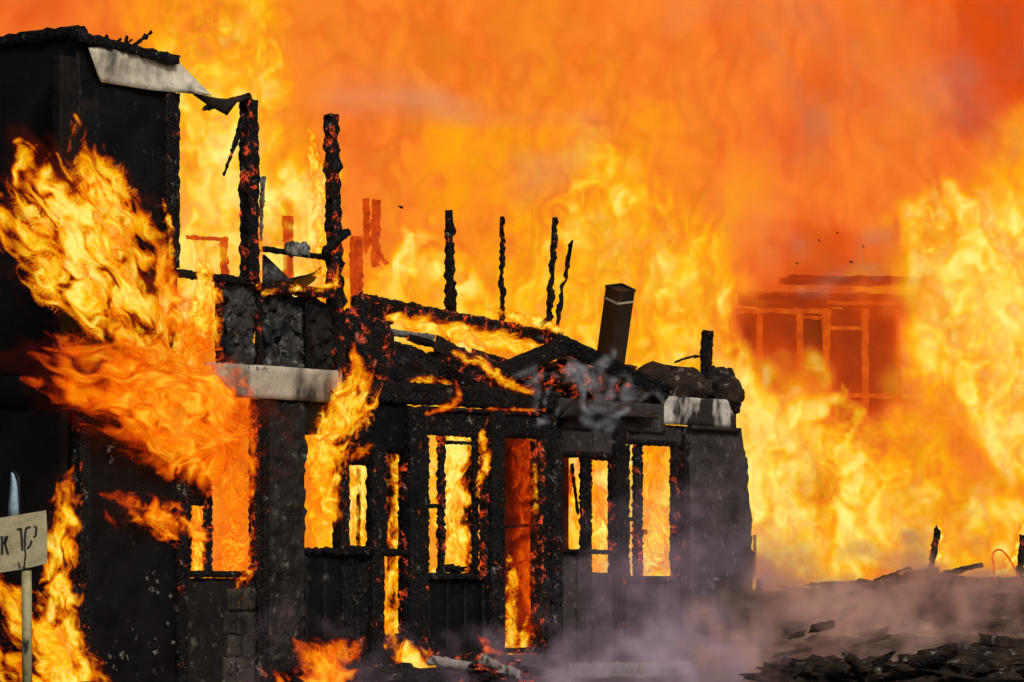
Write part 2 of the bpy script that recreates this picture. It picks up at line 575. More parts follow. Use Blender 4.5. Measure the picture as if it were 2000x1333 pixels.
# ------------------------------------------------------------------ volumes from arrays
def vol_nodes(n, mn, mx, mat):
    ng = bpy.data.node_groups.new('gas_grid', 'GeometryNodeTree')
    for io in ('INPUT', 'OUTPUT'):
        ng.interface.new_socket('Geometry', in_out=io, socket_type='NodeSocketGeometry')
    N, L = ng.nodes, ng.links
    gi, go, vc = N.new('NodeGroupInput'), N.new('NodeGroupOutput'), N.new('GeometryNodeVolumeCube')
    vc.inputs['Min'].default_value = mn
    vc.inputs['Max'].default_value = mx
    for k, a in enumerate('XYZ'):
        vc.inputs['Resolution ' + a].default_value = n[k]
    last = N.new('GeometryNodeInputPosition').outputs[0]
    for op, val in (('SUBTRACT', mn), ('MULTIPLY', [(n[k] - 1) / (mx[k] - mn[k]) for k in range(3)]), ('ADD', (.5, .5, .5)), ('FLOOR', None)):
        v = N.new('ShaderNodeVectorMath')
        v.operation = op
        L.new(last, v.inputs[0])
        if val is not None:
            v.inputs[1].default_value = val
        last = v.outputs[0]
    v = N.new('ShaderNodeVectorMath')
    v.operation = 'DOT_PRODUCT'
    v.inputs[1].default_value = (n[1] * n[2], n[2], 1)
    L.new(last, v.inputs[0])
    fi = N.new('FunctionNodeFloatToInt')
    L.new(v.outputs['Value'], fi.inputs[0])
    si = N.new('GeometryNodeSampleIndex')
    si.data_type, si.domain = 'FLOAT', 'POINT'
    na = N.new('GeometryNodeInputNamedAttribute')
    na.data_type = 'FLOAT'
    na.inputs['Name'].default_value = 'heat'
    L.new(gi.outputs[0], si.inputs['Geometry'])
    L.new(na.outputs['Attribute'], si.inputs['Value'])
    L.new(fi.outputs[0], si.inputs['Index'])
    L.new(si.outputs[0], vc.inputs['Density'])
    sm = N.new('GeometryNodeSetMaterial')
    sm.inputs['Material'].default_value = mat
    L.new(vc.outputs[0], sm.inputs[0])
    L.new(sm.outputs[0], go.inputs[0])
    return ng, vc, go


def volume_obj(name, arr, mn, mx, mat, parent=None):
    me = bpy.data.meshes.new(name)
    me.vertices.add(arr.size)
    a = me.attributes.new('heat', 'FLOAT', 'POINT')
    a.data.foreach_set('value', np.ascontiguousarray(arr, np.float32).ravel())
    me.materials.append(MATS[mat])
    o = bpy.data.objects.new(name, me)
    put(o, parent)
    ng, vc, go = vol_nodes(arr.shape, mn, mx, MATS[mat])
    o.modifiers.new('gas', 'NODES').node_group = ng
    return o


def iso_mesh(name, arr, mn, mx, level, size, mat):
    """real mesh of the flame front: the surface where the heat field crosses level"""
    step = max(1, int(round(size / ((mx[0] - mn[0]) / (arr.shape[0] - 1)))))
    a = arr[::step, :, ::step]
    me = bpy.data.meshes.new('source')
    me.vertices.add(a.size)
    at = me.attributes.new('heat', 'FLOAT', 'POINT')
    at.data.foreach_set('value', np.ascontiguousarray(a, np.float32).ravel())
    o = bpy.data.objects.new('source', me)
    COL.objects.link(o)
    mx2 = [mn[i] + (mx[i] - mn[i]) * ((a.shape[i] - 1) * (step if i != 1 else 1)) / (arr.shape[i] - 1) for i in range(3)]
    ng, vc, go = vol_nodes(a.shape, mn, mx2, MATS[mat])
    vm = ng.nodes.new('GeometryNodeVolumeToMesh')
    vm.inputs['Threshold'].default_value = level
    if 'Adaptivity' in vm.inputs:
        vm.inputs['Adaptivity'].default_value = .15
    ng.links.new(vc.outputs[0], vm.inputs['Volume'])
    ng.links.new(vm.outputs[0], go.inputs[0])
    o.modifiers.new('gas', 'NODES').node_group = ng
    dg = bpy.context.evaluated_depsgraph_get()
    m2 = bpy.data.meshes.new_from_object(o.evaluated_get(dg))
    bpy.data.objects.remove(o)
    bpy.data.meshes.remove(me)
    bpy.data.node_groups.remove(ng)
    m2.name = name
    bm = bmesh.new()
    bm.from_mesh(m2)
    bm.faces.ensure_lookup_table()
    seen, islands = set(), []
    for f in bm.faces:
        if f.index in seen:
            continue
        st, isl = [f], []
        seen.add(f.index)
        while st:
            g = st.pop()
            isl.append(g)
            for e in g.edges:
                for h in e.link_faces:
                    if h.index not in seen:
                        seen.add(h.index)
                        st.append(h)
        islands.append(isl)
    islands.sort(key=len, reverse=True)
    bmesh.ops.delete(bm, geom=[f for i in islands[1:] for f in i], context='FACES')
    bm.to_mesh(m2)
    bm.free()
    m2.materials.clear()
    m2.materials.append(MATS[mat])
    m2.polygons.foreach_set('use_smooth', [True] * len(m2.polygons))
    return m2


def catmull(P, n):
    P = np.array(P, np.float64)
    m = len(P)
    out = []
    for t in np.linspace(0, m - 1, n):
        i = min(int(t), m - 2)
        f = t - i
        a, b, c, d = P[max(i - 1, 0)], P[i], P[i + 1], P[min(i + 2, m - 1)]
        out.append(.5 * (2 * b + (c - a) * f + (2 * a - 5 * b + 4 * c - d) * f * f + (3 * b - a - 3 * c + d) * f ** 3))
    return np.array(out)


FLAMES = [0]


def flame(label, spines, vox=.014, mat='fire', lam=.10, stretch=3.2, depth=.5, contrast=.5, hot=1.0, ragged=.5, group=None, y=None, curl=.35, front=.36, octv=2, thread=.22):
    """spines: lists of (px, py, half width px, metres in front of the facade, heat); gas flows from the first point to the last"""
    FLAMES[0] += 1
    sd_ = FLAMES[0] * 3.77
    S = []
    for sp in spines:
        pts = []
        for (px, py, hw, dy, ht) in sp:
            d = (FD(px) - dy) if y is None else y - dy
            p = W(px, py, d)
            pts.append((p.x, p.z, p.y, hw * d / FPX, ht))
        S.append(catmull(pts, max(40, 26 * len(pts))))
    A = np.concatenate(S)
    rm = A[:, 3]
    pad = 1.35
    x0, x1 = (A[:, 0] - rm * pad).min() - .05, (A[:, 0] + rm * pad).max() + .05
    z0, z1 = (A[:, 1] - rm * pad).min() - .05, (A[:, 1] + rm * pad).max() + .05
    z0 = max(z0, .0)
    y0, y1 = (A[:, 2] - rm * depth).min() - .06, (A[:, 2] + rm * depth).max() + .06
    nx, nz, ny = int((x1 - x0) / vox) + 2, int((z1 - z0) / vox) + 2, int((y1 - y0) / (vox * 2.2)) + 2
    gx = np.linspace(x0, x1, nx)
    gz = np.linspace(z0, z1, nz)
    gy = np.linspace(y0, y1, ny).astype(np.float32)
    X, Z = np.meshgrid(gx, gz, indexing='ij')
    arr = np.zeros((nx, ny, nz), np.float32)
    for si_, P in enumerate(S):
        xz = P[:, :2]
        tg = np.gradient(xz, axis=0)
        seg = np.sqrt((np.diff(xz, axis=0) ** 2).sum(1))
        L_ = np.concatenate([[0], np.cumsum(seg)])
        tg /= np.linalg.norm(tg, axis=1)[:, None] + 1e-9
        best = np.full(X.shape, 1e9)
        bj = np.zeros(X.shape, np.int32)
        for j in range(len(P)):
            # distance measured in half widths, so fat parts own more space
            dd = ((X - xz[j, 0]) ** 2 + (Z - xz[j, 1]) ** 2) / max(P[j, 3], .01) ** 1.0
            m = dd < best
            best[m] = dd[m]
            bj[m] = j
        rx, rz = X - xz[bj, 0], Z - xz[bj, 1]
        al = rx * tg[bj, 0] + rz * tg[bj, 1]
        ul = L_[bj] + al
        vv = -rx * tg[bj, 1] + rz * tg[bj, 0]
        over = np.sign(al) * np.maximum(np.abs(al) - 1.2 * seg.max(), 0)
        r = np.maximum(P[bj, 3], .012)
        yc, ht = P[bj, 2], P[bj, 4]
        e2 = (vv ** 2 + over ** 2) / r ** 2
        m2 = e2 < 1.75
        I, K = np.nonzero(m2)
        if len(I) == 0:
            continue
        u_, v_, r_, y_, h_, e_ = [q[I, K].astype(np.float32)[:, None] for q in (ul, vv, r, yc, ht, e2)]
        w_ = gy[None, :] - y_
        env = 1 - np.sqrt(e_ + (w_ / (r_ * depth + .03)) ** 2)
        sel = env > -.32
        uu, v3, w3, hh, ev = [np.broadcast_to(q, sel.shape)[sel] for q in (u_, v_, w_, h_, env)]
        o = sd_ + si_ * 5.3
        # turbulence carries the streaks about
        wx = smp(0, uu / (lam * 6) + o, v3 / (lam * 4), w3 / (lam * 4)) * curl * lam * 2.2
        wy = smp(1, uu / (lam * 6) + o, v3 / (lam * 4), w3 / (lam * 4)) * curl * lam * 2.2
        wx += smp(2, uu / (lam * 2.4) + o, v3 / (lam * 1.5), w3 / (lam * 1.5)) * curl * lam * .8
        wy += smp(0, uu / (lam * 2.4) + o, v3 / (lam * 1.5) + 4, w3 / (lam * 1.5)) * curl * lam * .8
        a, b, c = (uu + wx * 1.5) / (lam * stretch) + o, (v3 + wy) / lam, (w3 + wx) / (lam * 1.6)
        n = fbm(1, a, b, c, octv, .5)
        big = smp(2, (uu + wx) / (lam * 5) + o, (v3 + wy) / (lam * 2.6), w3 / (lam * 4))
        rid = 1 - np.abs(smp(2, a * .9 + 9, b * .9, c * .6)) * 1.15
        fil = 1 - np.abs(smp(0, a * 1.1 + 3, b * 1.9, c)) * 1.6           # bright threads
        core = np.clip(ev * 1.45 + .3 * big, 0, 1)
        shape = sstep(0, .42, ev * 1.25 + ragged * (.30 * n + .52 * big) - .12)
        gaps = core ** .7 + (1 - core ** .7) * sstep(-.3, .6, rid * .9 - .4 + .4 * n)
        shape = shape * gaps
        tmp = (.30 + .52 * core + contrast * (.30 * rid - .16 + .12 * n + thread * np.clip(fil, 0, 1)) + .10 * big) * hh * hot
        tmp = np.where(hh < .16, hh * (.6 + .5 * core), tmp)
        val = np.clip(shape * tmp, 0, 1)
        full = np.zeros(sel.shape, np.float32)
        full[sel] = val
        sub = arr[I, :, K]
        arr[I, :, K] = np.maximum(sub, full)
    arr[arr < .04] = 0
    mn, mx = (x0, y0, z0), (x1, y1, z1)
    me = iso_mesh('flame', arr, mn, mx, front, max(.03, vox * 2), 'flame_front')
    o = bpy.data.objects.new('flame', me)
    put(o)
    tag(o, label, 'flame', group)
    g = volume_obj('hot_gas', arr, mn, mx, mat, o)
    g['kind'] = 'stuff'
    return o

# ================================================================== the setting
gv, gf = [], []
xs = [-600, -60, -25] + list(np.linspace(-12, 12, 61)) + [25, 60, 600]
ys = [-60, 10, 30] + list(np.linspace(36, 70, 81)) + [90, 200, 1500]
for yy in ys:
    for xx in xs:
        near = abs(xx) <= 12 and 36 < yy < 70
        gv.append((xx, yy, .05 * float(smp(0, np.float32([xx / 1.7]), np.float32([yy / 1.7]), np.float32([0]))[0]) if near else 0))
nxs = len(xs)
for j in range(len(ys) - 1):
    for i in range(nxs - 1):
        gf.append((j * nxs + i, j * nxs + i + 1, (j + 1) * nxs + i + 1, (j + 1) * nxs + i))
ground = mesh_obj('ground', gv, gf, 'ground_burnt')
ground['kind'] = 'structure'

# ================================================================== the burning house
house = empty('burning_house', HA, TH, 'charred two storey timber house, upper floor and roof mostly burnt away', 'house')


def HL(px, py, d):
    return RI @ (W(px, py, d) - HA)


def part_label(o, text):
    o['label'] = text
    return o


# ---- ground floor wall, left to right
def wallp(*a, **k):
    return pblock('wall_panel', a[0], a[1], a[2], a[3], a[4], house, **k)


def postp(px0, px1, py0, py1, mat='char_post', y0=-.05, y1=.10, **k):
    k.setdefault('amp', .018)
    k.setdefault('lam', .09)
    k.setdefault('res', .035)
    return pblock('post', px0, px1, py0, py1, mat, house, y0=y0, y1=y1, **k)


wallp(172, 350, 728, 1330, 'soot_wall', amp=.012, lam=.35)
wallp(366, 411, 728, 985, 'soot_wall', y0=.02)
wallp(366, 506, 1130, 1326, 'plaster_burnt', y0=.02, amp=.012)
wallp(525, 597, 781, 1310, 'bark_char', amp=.030, lam=.16, res=.04)
wallp(597, 682, 778, 850, 'soot_wall', y0=.03)
def boards(xs_, py0, py1, mat, y0):
    for i_ in range(len(xs_) - 1):
        pblock('wall_board', xs_[i_] + .9, xs_[i_ + 1] - .9, py0, py1, mat, house, y0=y0 + .012 * ((i_ * 7) % 3), y1=.18, amp=.014, lam=.13, res=.05)


boards((597, 632, 668), 1078, 1305, 'soot_wall', .03)
boards((668, 696, 722, 750), 1082, 1303, 'char', .04)
wallp(676, 806, 788, 884, 'soot_wall', y0=.035, amp=.02)
wallp(682, 730, 868, 908, 'char_ember', y0=.06, amp=.018)
wallp(832, 966, 804, 850, 'char', y0=.03, amp=.014)
boards((836, 872, 906, 942, 985), 1130, 1296, 'soot_wall', .035)
wallp(983, 1064, 804, 856, 'char', y0=.02, amp=.014)
wallp(1098, 1160, 832, 894, 'ash_wall', y0=.02, amp=.012)
wallp(1158, 1206, 834, 898, 'ash_wall', y0=.025, amp=.02)
boards((1100, 1128, 1157), 1074, 1292, 'ash_wall', .02)
wallp(1157, 1206, 1120, 1292, 'ash_wall', y0=.025, amp=.016)
wallp(1222, 1342, 830, 868, 'ash_wall', y0=.01, amp=.016)
boards((1224, 1282, 1340), 1136, 1292, 'ash_wall', .02)


def erode(u, p):
    # the far end has burnt away: its edge runs out towards the ground
    z = u[:, 2]
    cut = .9 * (1 - z) + .02 + .05 * np.sin(z * 23) * (1 - z)
    full = p[:, 0].max() - p[:, 0].min()
    p = p.copy()
    p[:, 0] = p[:, 0].min() + u[:, 0] * (full * (.72 + .28 * np.sqrt(np.clip(1 - z, 0, 1)) + .015 * np.sin(z * 31)))
    return p


end_panel = wallp(1347, 1482, 838, 1300, 'ash_wall', amp=.022, lam=.2, res=.045, shape=erode)
part_label(end_panel, 'ashy end panel with crumbling burnt right edge')

postp(158, 174, 720, 1334)
postp(350, 366, 728, 1330)
postp(505, 515, 781, 1320, y0=-.03)
postp(516, 526, 781, 1318, y0=-.06)
postp(668, 683, 845, 1085)
postp(730, 751, 868, 1300, y0=-.02)
postp(802, 836, 796, 1304, mat='char_post', y0=-.05)
postp(962, 986, 806, 1300)
postp(1062, 1078, 800, 1296, y0=-.02)
postp(1080, 1100, 800, 1296, y0=-.05)
postp(1206, 1223, 834, 1294)
postp(1338, 1347, 834, 1300)

# ---- windows: head, jambs, mullions and sill


def window(px0, px1, py0, py1, mull, frame=7, sill=12, mat='char_post', head=True, rails=(), emb='char_ember'):
    w = pblock('window', px0 - frame, px1 + frame, py1, py1 + sill, mat, house, y0=-.03, y1=.12, amp=.010, lam=.09, res=.035)
    if head:
        pblock('head', px0 - frame, px1 + frame, py0 - 10, py0, mat, w, y0=0, y1=.10, amp=.012, lam=.09, res=.035)
    pblock('jamb', px0 - frame, px0, py0, py1, mat, w, y0=-.01, y1=.08, amp=.020, lam=.06, res=.025)
    pblock('jamb', px1 + 4, px1 + frame + 4, py0, py1, emb, w, y0=-.01, y1=.09, amp=.022, lam=.06, res=.025)
    for a, b in mull:
        pblock('mullion', a, b, py0, py1, emb if (a + b) % 2 else mat, w, y0=.02, y1=.07, amp=.024, lam=.07, res=.025)
    for a, b, c, d in rails:
        pblock('rail', a, b, c, d, mat, w, y0=.02, y1=.07, amp=.010, lam=.07, res=.03)
    return w


part_label(window(374, 494, 790, 1116, [(402, 415)], rails=[(374, 402, 975, 988)], head=False), 'leftmost ground floor window, flames blowing out')
window(838, 944, 852, 1120, [(860, 869), (926, 936)], rails=[(838, 862, 985, 992), (869, 926, 862, 868)])
part_label(window(1100, 1196, 893, 1074, [(1138, 1156)], sill=8, frame=5), 'window with a broken lower sash')
window(1230, 1316, 870, 1126, [(1241, 1256)], rails=[(1230, 1241, 1010, 1018)])
w2 = pblock('window', 597, 802, 1072, 1084, 'char_post', house, y0=-.02, y1=.16, amp=.022, lam=.10, res=.035)
part_label(w2, 'wide burnt out window with a sagging sill')
pblock('mullion', 752, 757, 884, 1072, 'char_ember', w2, y0=.02, y1=.12, amp=.012, lam=.08, res=.03)
pblock('jamb', 796, 803, 884, 1240, 'char_ember', w2, y0=0, y1=.15, amp=.012, lam=.07, res=.03)
lump('sill_rubble', F(702, 1078, .05), (.30, .08, .06), 'char', w2, amp=.5, sub=3, lam=.4)
lump('sill_rubble', F(885, 1112, .08), (.20, .07, .045), 'char', house, amp=.5, sub=3, lam=.4)
wallp(751, 806, 1240, 1302, 'soot_wall', y0=.04, amp=.03)

# ---- plaster blocks showing below the leftmost window, and blistered paint
for r_, yy in enumerate((1150, 1196, 1240, 1284)):
    for c_, (xa, xb) in enumerate(((444, 474), (475, 500)) if r_ % 2 == 0 else ((436, 462), (463, 500))):
        pblock('plaster_block', xa + .8, xb - .8, yy, yy + 43, 'plaster_pale', house, y0=.002 + .016 * ((r_ * 3 + c_ * 5) % 4) / 4, y1=.05, amp=.020, lam=.12, res=.04)
rf = random.Random(5)
u_, ffs = block_grid(3, 1, 4)
fme = None
for k in range(64):
    px, py = [(rf.gauss(330, 22), rf.uniform(1120, 1315)), (rf.uniform(235, 345), rf.gauss(1270, 30)), (rf.gauss(480, 22), rf.gauss(1300, 10)), (rf.gauss(210, 8), rf.gauss(885, 15)), (rf.gauss(295, 12), rf.gauss(1140, 20)), (rf.gauss(1375, 18), rf.uniform(880, 1200)), (rf.uniform(200, 240), rf.gauss(1290, 22)), (rf.gauss(1395, 25), rf.gauss(1060, 60))][k % 8]
    if 1316 > py and 178 < px < 345 or px > 360:
        if fme is None:
            q = rough_pts((u_ - .5) * np.array([.055, .012, .075], np.float32), (.012, .016, .012), .06)
            fo = mesh_obj('paint_flake', q, ffs, 'flake', house)
            fme = fo.data
        else:
            fo = put(bpy.data.objects.new('paint_flake', fme), house)
        fo.location = F(px, py, -.012)
        fo.rotation_euler = (rf.uniform(-.6, .6), rf.uniform(0, 6), rf.uniform(-.7, .7))
        sz = rf.uniform(.2, .8) ** 1.4 + .12
        fo.scale = (sz, sz, sz * rf.uniform(.5, 1.5))

# ---- doorway
door = pblock('door_frame', 980, 1066, 1266, 1276, 'char_post', house, y0=-.06, y1=.2, amp=.01, lam=.1, res=.04)
pblock('jamb', 980, 986, 856, 1266, 'char_ember', door, y0=-.02, y1=.16, amp=.01, lam=.07, res=.03)
pblock('jamb', 1058, 1066, 856, 1266, 'char_ember', door, y0=-.02, y1=.16, amp=.012, lam=.07, res=.03)
a, b = F(960, 1000, .75), F(1075, 1000, .75)
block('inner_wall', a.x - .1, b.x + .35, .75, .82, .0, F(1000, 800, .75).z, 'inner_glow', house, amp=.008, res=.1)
beam('door_rail', F(986, 1030, .3), F(1056, 1024, .3), .035, .04, 'char_hot', house, amp=.008)
step = pblock('step', 1004, 1112, 1280, 1322, 'ash_wall', house, y0=-.55, y1=-.06, amp=.01, lam=.2)

# ---- band between the floors and the long sheet-metal fascia
f1 = pblock('fascia', 408, 668, 716, 780, 'metal_mid', house, y0=-.05, y1=.03, amp=.004, lam=.5)
part_label(f1, 'pale scorched metal band between the floors')
nail = beam('hook', F(645, 762, -.07), F(660, 778, -.10), .014, .014, 'char', f1, amp=.002, ends=.01, res=.02)
pblock('beam', 668, 1092, 752, 792, 'char', house, y0=-.04, y1=.16, amp=.020, lam=.16, res=.05)
pblock('lintel', 830, 1066, 800, 807, 'char_hot', house, y0=-.01, y1=.12, amp=.008, lam=.1, res=.04)
pblock('beam', 1092, 1300, 784, 842, 'ash_wall', house, y0=-.02, y1=.14, amp=.010, lam=.2, res=.06)
f2 = pblock('fascia', 1300, 1438, 778, 832, 'metal_sooty', house, y0=-.05, y1=.03, amp=.004, lam=.5)
part_label(f2, 'pale soot stained metal fascia at the right end')
block('eaves_trim', F(1345, 836).x, F(1440, 836).x, -.07, .02, F(1390, 842).z, F(1390, 834).z, 'metal_dark', house, amp=.003, res=.1)
# the torn metal sheet hanging over the window
rows = []
top = [(1092, 815), (1106, 792), (1122, 780), (1150, 784), (1180, 790), (1210, 793), (1240, 800), (1262, 812), (1285, 806)]
for k in range(6):
    t = k / 5
    rows.append([tuple(F(px + 2 * math.sin(i * 1.3 + 3 * t), py + t * (818 - py) * (1 if i else .6), -.08 - .10 * math.sin(t * 2.6) - .02 * math.sin(i * 2.1))) for i, (px, py) in enumerate(top)])
part_label(sheet('torn_sheet', rows, 'metal_dark', house), 'dark torn metal sheet sagging above the windows')

# ---- plinth boards
pblock('plinth', 1112, 1372, 1294, 1312, 'ash_block', house, y0=-.09, y1=.02, amp=.008, lam=.25)
pblock('plinth', 526, 990, 1302, 1330, 'soot_wall', house, y0=-.03, y1=.05, amp=.015, lam=.25)
pblock('plinth', 1372, 1478, 1300, 1320, 'ash_wall', house, y0=-.06, y1=.04, amp=.012, lam=.25)

# ---- upper floor: the corner that still stands
zt = F(160, 68).z
zt2 = F(345, 116).z


def roofcut(u, p):
    p = p.copy()
    p[:, 2] = p[:, 2] + (zt2 - zt) * u[:, 0] * u[:, 2]
    return p


a, b = F(150, 700), F(346, 700)
uw = block('wall_panel', a.x, b.x, 0, .18, F(250, 728).z, zt, 'soot_wall', house, amp=.012, lam=.5, shape=roofcut)
part_label(uw, 'sooty black upper wall panel under the peeling roof edge')
postp(326, 352, 182, 522, mat='char_post', y0=-.06)
postp(118, 152, 110, 720, mat='side_wall', y0=-.03, y1=.1)
# pale flashing peeling off the roof edge: grid from the wall top out to the dangling tip
fl_top = [(172, 93), (200, 92), (240, 100), (290, 106), (345, 118), (375, 148), (410, 184)]
fl_bot = [(192, 150), (197, 161), (240, 168), (290, 176), (340, 181), (380, 184), (414, 187)]
rows = []
for k in range(7):
    t = k / 6
    rows.append([tuple(F(a_[0] * (1 - t) + b_[0] * t, a_[1] * (1 - t) + b_[1] * t, -.07 - .03 * math.sin(3 * t + i) - (.25 * max(0, i - 4) / 2))) for i, (a_, b_) in enumerate(zip(fl_top, fl_bot))])
flash = sheet('flashing', rows, 'metal_light', house)
part_label(flash, 'pale roof edge flashing peeling off and dangling')
rows = []
tail_t = [(372, 180), (398, 186), (425, 192), (455, 194), (490, 187)]
tail_b = [(378, 186), (404, 205), (443, 226), (462, 200), (492, 194)]
for k in range(4):
    t = k / 3
    rows.append([tuple(F(a_[0] * (1 - t) + b_[0] * t, a_[1] * (1 - t) + b_[1] * t, -.25 + .05 * i + .05 * t)) for i, (a_, b_) in enumerate(zip(tail_t, tail_b))])
sheet('curled_tip', rows, 'metal_dark', flash)
# roof edge of the corner
beam('roof_edge', F(148, 72, -.05), F(346, 121, -.05), .10, .16, 'char', house, amp=.02, lam=.15)
HC = F(156, 700)
sx = HC.x
beam('roof_edge', (sx, -.02, zt + .03), (sx, 7.8, zt + .03), .12, .14, 'char', house, amp=.02, lam=.2, res=.08)
for (x0, y0_, x1, y1_, w_) in ((195, 92, 213, 66, .06), (215, 92, 206, 70, .05), (236, 90, 262, 76, .03), (245, 96, 248, 66, .06), (258, 92, 300, 60, .045), (283, 74, 288, 64, .07), (225, 86, 240, 74, .04)):
    beam('shingle_curl', F(x0, y0_, .05), F(x1, y1_, .02), w_, .02, 'char', house, amp=.012, lam=.06, res=.02, taper=(1, .45), ends=.02)
# the side wall that runs back on the left
block('wall_panel', sx - .02, sx + .14, .19, 8.0, 0, zt, 'side_wall', house, amp=.012, lam=.6, res=.16)
for yy in (1.6, 3.2, 4.8, 6.4):
    block('batten', sx - .06, sx - .02, yy, yy + .12, 0, zt - .05, 'side_wall', house, amp=.006, res=.15)
block('band', sx - .05, sx - .01, .2, 7.8, F(160, 790).z, F(160, 730).z, 'side_wall', house, amp=.006, res=.15)

# ---- upper floor: posts and beams left standing
def pbeam(name, x0, y0, x1, y1, wpx, mat, yin=0.0, yin1=None, par=None, **k):
    yin1 = yin if yin1 is None else yin1
    p, q = F(x0, y0, yin), F(x1, y1, yin1)
    w = wpx * FD((x0 + x1) / 2, yin) / FPX
    k.setdefault('amp', .013)
    return beam(name, p, q, k.pop('w', w), k.pop('h', w), mat, par or house, **k)


p1 = pbeam('post', 488, 552, 486, 192, 27, 'char_ember', .03, amp=.022, lam=.17, res=.022)
pbeam('splinter', 476, 232, 436, 346, 9, 'char_ember', -.05, par=None, taper=(1.2, .25), amp=.012, lam=.06, res=.02)
pbeam('rail_stub', 400, 212, 490, 186, 9, 'char_hot', -.02, amp=.014, lam=.06, res=.02)
pbeam('ash_scale', 512, 400, 514, 342, 7, 'ash_block', .05, amp=.014, lam=.06, res=.02)
pbeam('ash_scale', 510, 470, 511, 405, 5, 'ash_block', .04, amp=.012, lam=.06, res=.02)
pbeam('post', 659, 740, 646, 218, 24, 'char_ember', .03, amp=.026, lam=.19, res=.022, taper=(1.08, .88))
pbeam('post', 290, 650, 291, 476, 24, 'char', -.03, amp=.02, lam=.12, taper=(.8, 1))
pbeam('post', 316, 580, 317, 470, 15, 'char_hot', -.05, amp=.014)
pbeam('beam', 345, 534, 500, 552, 14, 'char_post', .02, amp=.014, lam=.08, res=.03)
pbeam('beam', 512, 562, 652, 574, 17, 'char_ember', -.02, amp=.015, lam=.08, res=.03)
pbeam('beam', 512, 486, 648, 505, 10, 'char_post', .02, amp=.013, lam=.07, res=.03)
pblock('ash_lump', 566, 604, 477, 500, 'ash_block', house, y0=-.04, y1=.03, amp=.05, lam=.09, res=.03)
pbeam('broken_stick', 632, 494, 682, 450, 13, 'char', -.1, amp=.016, lam=.07, res=.03)
# wall infill of the upper floor
for (a0, a1, b0, b1, mt) in ((436, 500, 556, 716, 'insulation'), (514, 598, 580, 720, 'insulation'), (604, 650, 590, 724, 'plaster_burnt')):
    pblock('infill', a0, a1, b0, b1, mt, house, y0=.06, y1=.16, amp=.075, lam=.26, res=.03)
pbeam('stud', 506, 722, 505, 556, 11, 'char_ember', .0, amp=.010, lam=.08, res=.03)
pbeam('stud', 602, 724, 600, 580, 10, 'char_post', .0, amp=.010, lam=.08, res=.03)
pbeam('stud', 430, 720, 428, 545, 12, 'char_ember', .0, amp=.014, lam=.08, res=.03)
pbeam('ash_edge', 414, 713, 520, 720, 8, 'ash_block', -.02, amp=.02, lam=.06, res=.025)
pbeam('ash_edge', 520, 720, 600, 726, 6, 'ash_block', -.02, amp=.02, lam=.06, res=.025)
# sheet slumped between the posts
rows = []
for k in range(5):
    t = k / 4
    rows.append([tuple(F(512 + 130 * s_, 522 + 36 * math.sin(s_ * PI) - 22 * s_ + t * 26 * math.sin(PI * s_) + 6 * math.sin(s_ * 9), .25 + .5 * t)) for s_ in np.linspace(0, 1, 10)])
part_label(sheet('slumped_sheet', rows, 'metal_dark', house), 'sagging dark sheet slung between two posts')
tri = [[tuple(F(512 + 60 * s_ * t, 495 + 58 * t, .15)) for s_ in np.linspace(0, 1, 6)] for t in np.linspace(.05, 1, 6)]
sheet('panel_scrap', tri, 'insulation', house, thick=.02)

# ---- what stands beyond the collapsed roof
for (x0, y0_, x1, y1_, w_, dd) in ((880, 640, 877, 408, 21, 54.2), (981, 640, 981, 422, 10, 54.6), (1072, 640, 1085, 420, 13, 54.0), (1089, 630, 1115, 468, 9, 54.2)):
    w = .72 * w_ * dd / FPX
    beam('stud', HL(x0, y0_, dd), HL(x1, y1_, dd), w, w, 'char_post', house, amp=.030, lam=.2, res=.022, taper=(1.12, .72), ends=.14)
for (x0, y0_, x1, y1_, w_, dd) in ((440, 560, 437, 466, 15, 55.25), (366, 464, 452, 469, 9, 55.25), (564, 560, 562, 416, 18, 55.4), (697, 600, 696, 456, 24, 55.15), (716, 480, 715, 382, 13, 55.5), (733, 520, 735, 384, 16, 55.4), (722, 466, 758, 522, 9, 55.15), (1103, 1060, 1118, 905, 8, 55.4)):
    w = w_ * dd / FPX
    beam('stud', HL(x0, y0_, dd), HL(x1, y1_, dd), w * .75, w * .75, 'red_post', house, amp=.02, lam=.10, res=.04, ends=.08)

for (x0, y0_, x1, y1_, w_) in ((768, 1245, 768, 880, 16), (906, 1125, 908, 852, 12), (700, 1080, 701, 900, 6), (1128, 1000, 1116, 900, 5), (1262, 1040, 1320, 1038, 8), (1160, 1040, 1200, 1038, 8), (918, 1120, 920, 850, 9)):
    pbeam('stud', x0, y0_, x1, y1_, w_, 'char_hot', 1.1, amp=.014, lam=.08, res=.035)

# ---- the roof that came down on the ground floor
def rbeam(label, x0, y0, x1, y1, wpx, mat, yin, yin1=None, name='charred_timber', h=None, **k):
    yin1 = yin if yin1 is None else yin1
    p, q = RM @ F(x0, y0, yin) + HA, RM @ F(x1, y1, yin1) + HA
    w = wpx * FD((x0 + x1) / 2, yin) / FPX
    o = beam(name, p, q, w, h or w, mat, None, **k)
    tag(o, label, 'beam', 'fallen roof timbers')
    return o


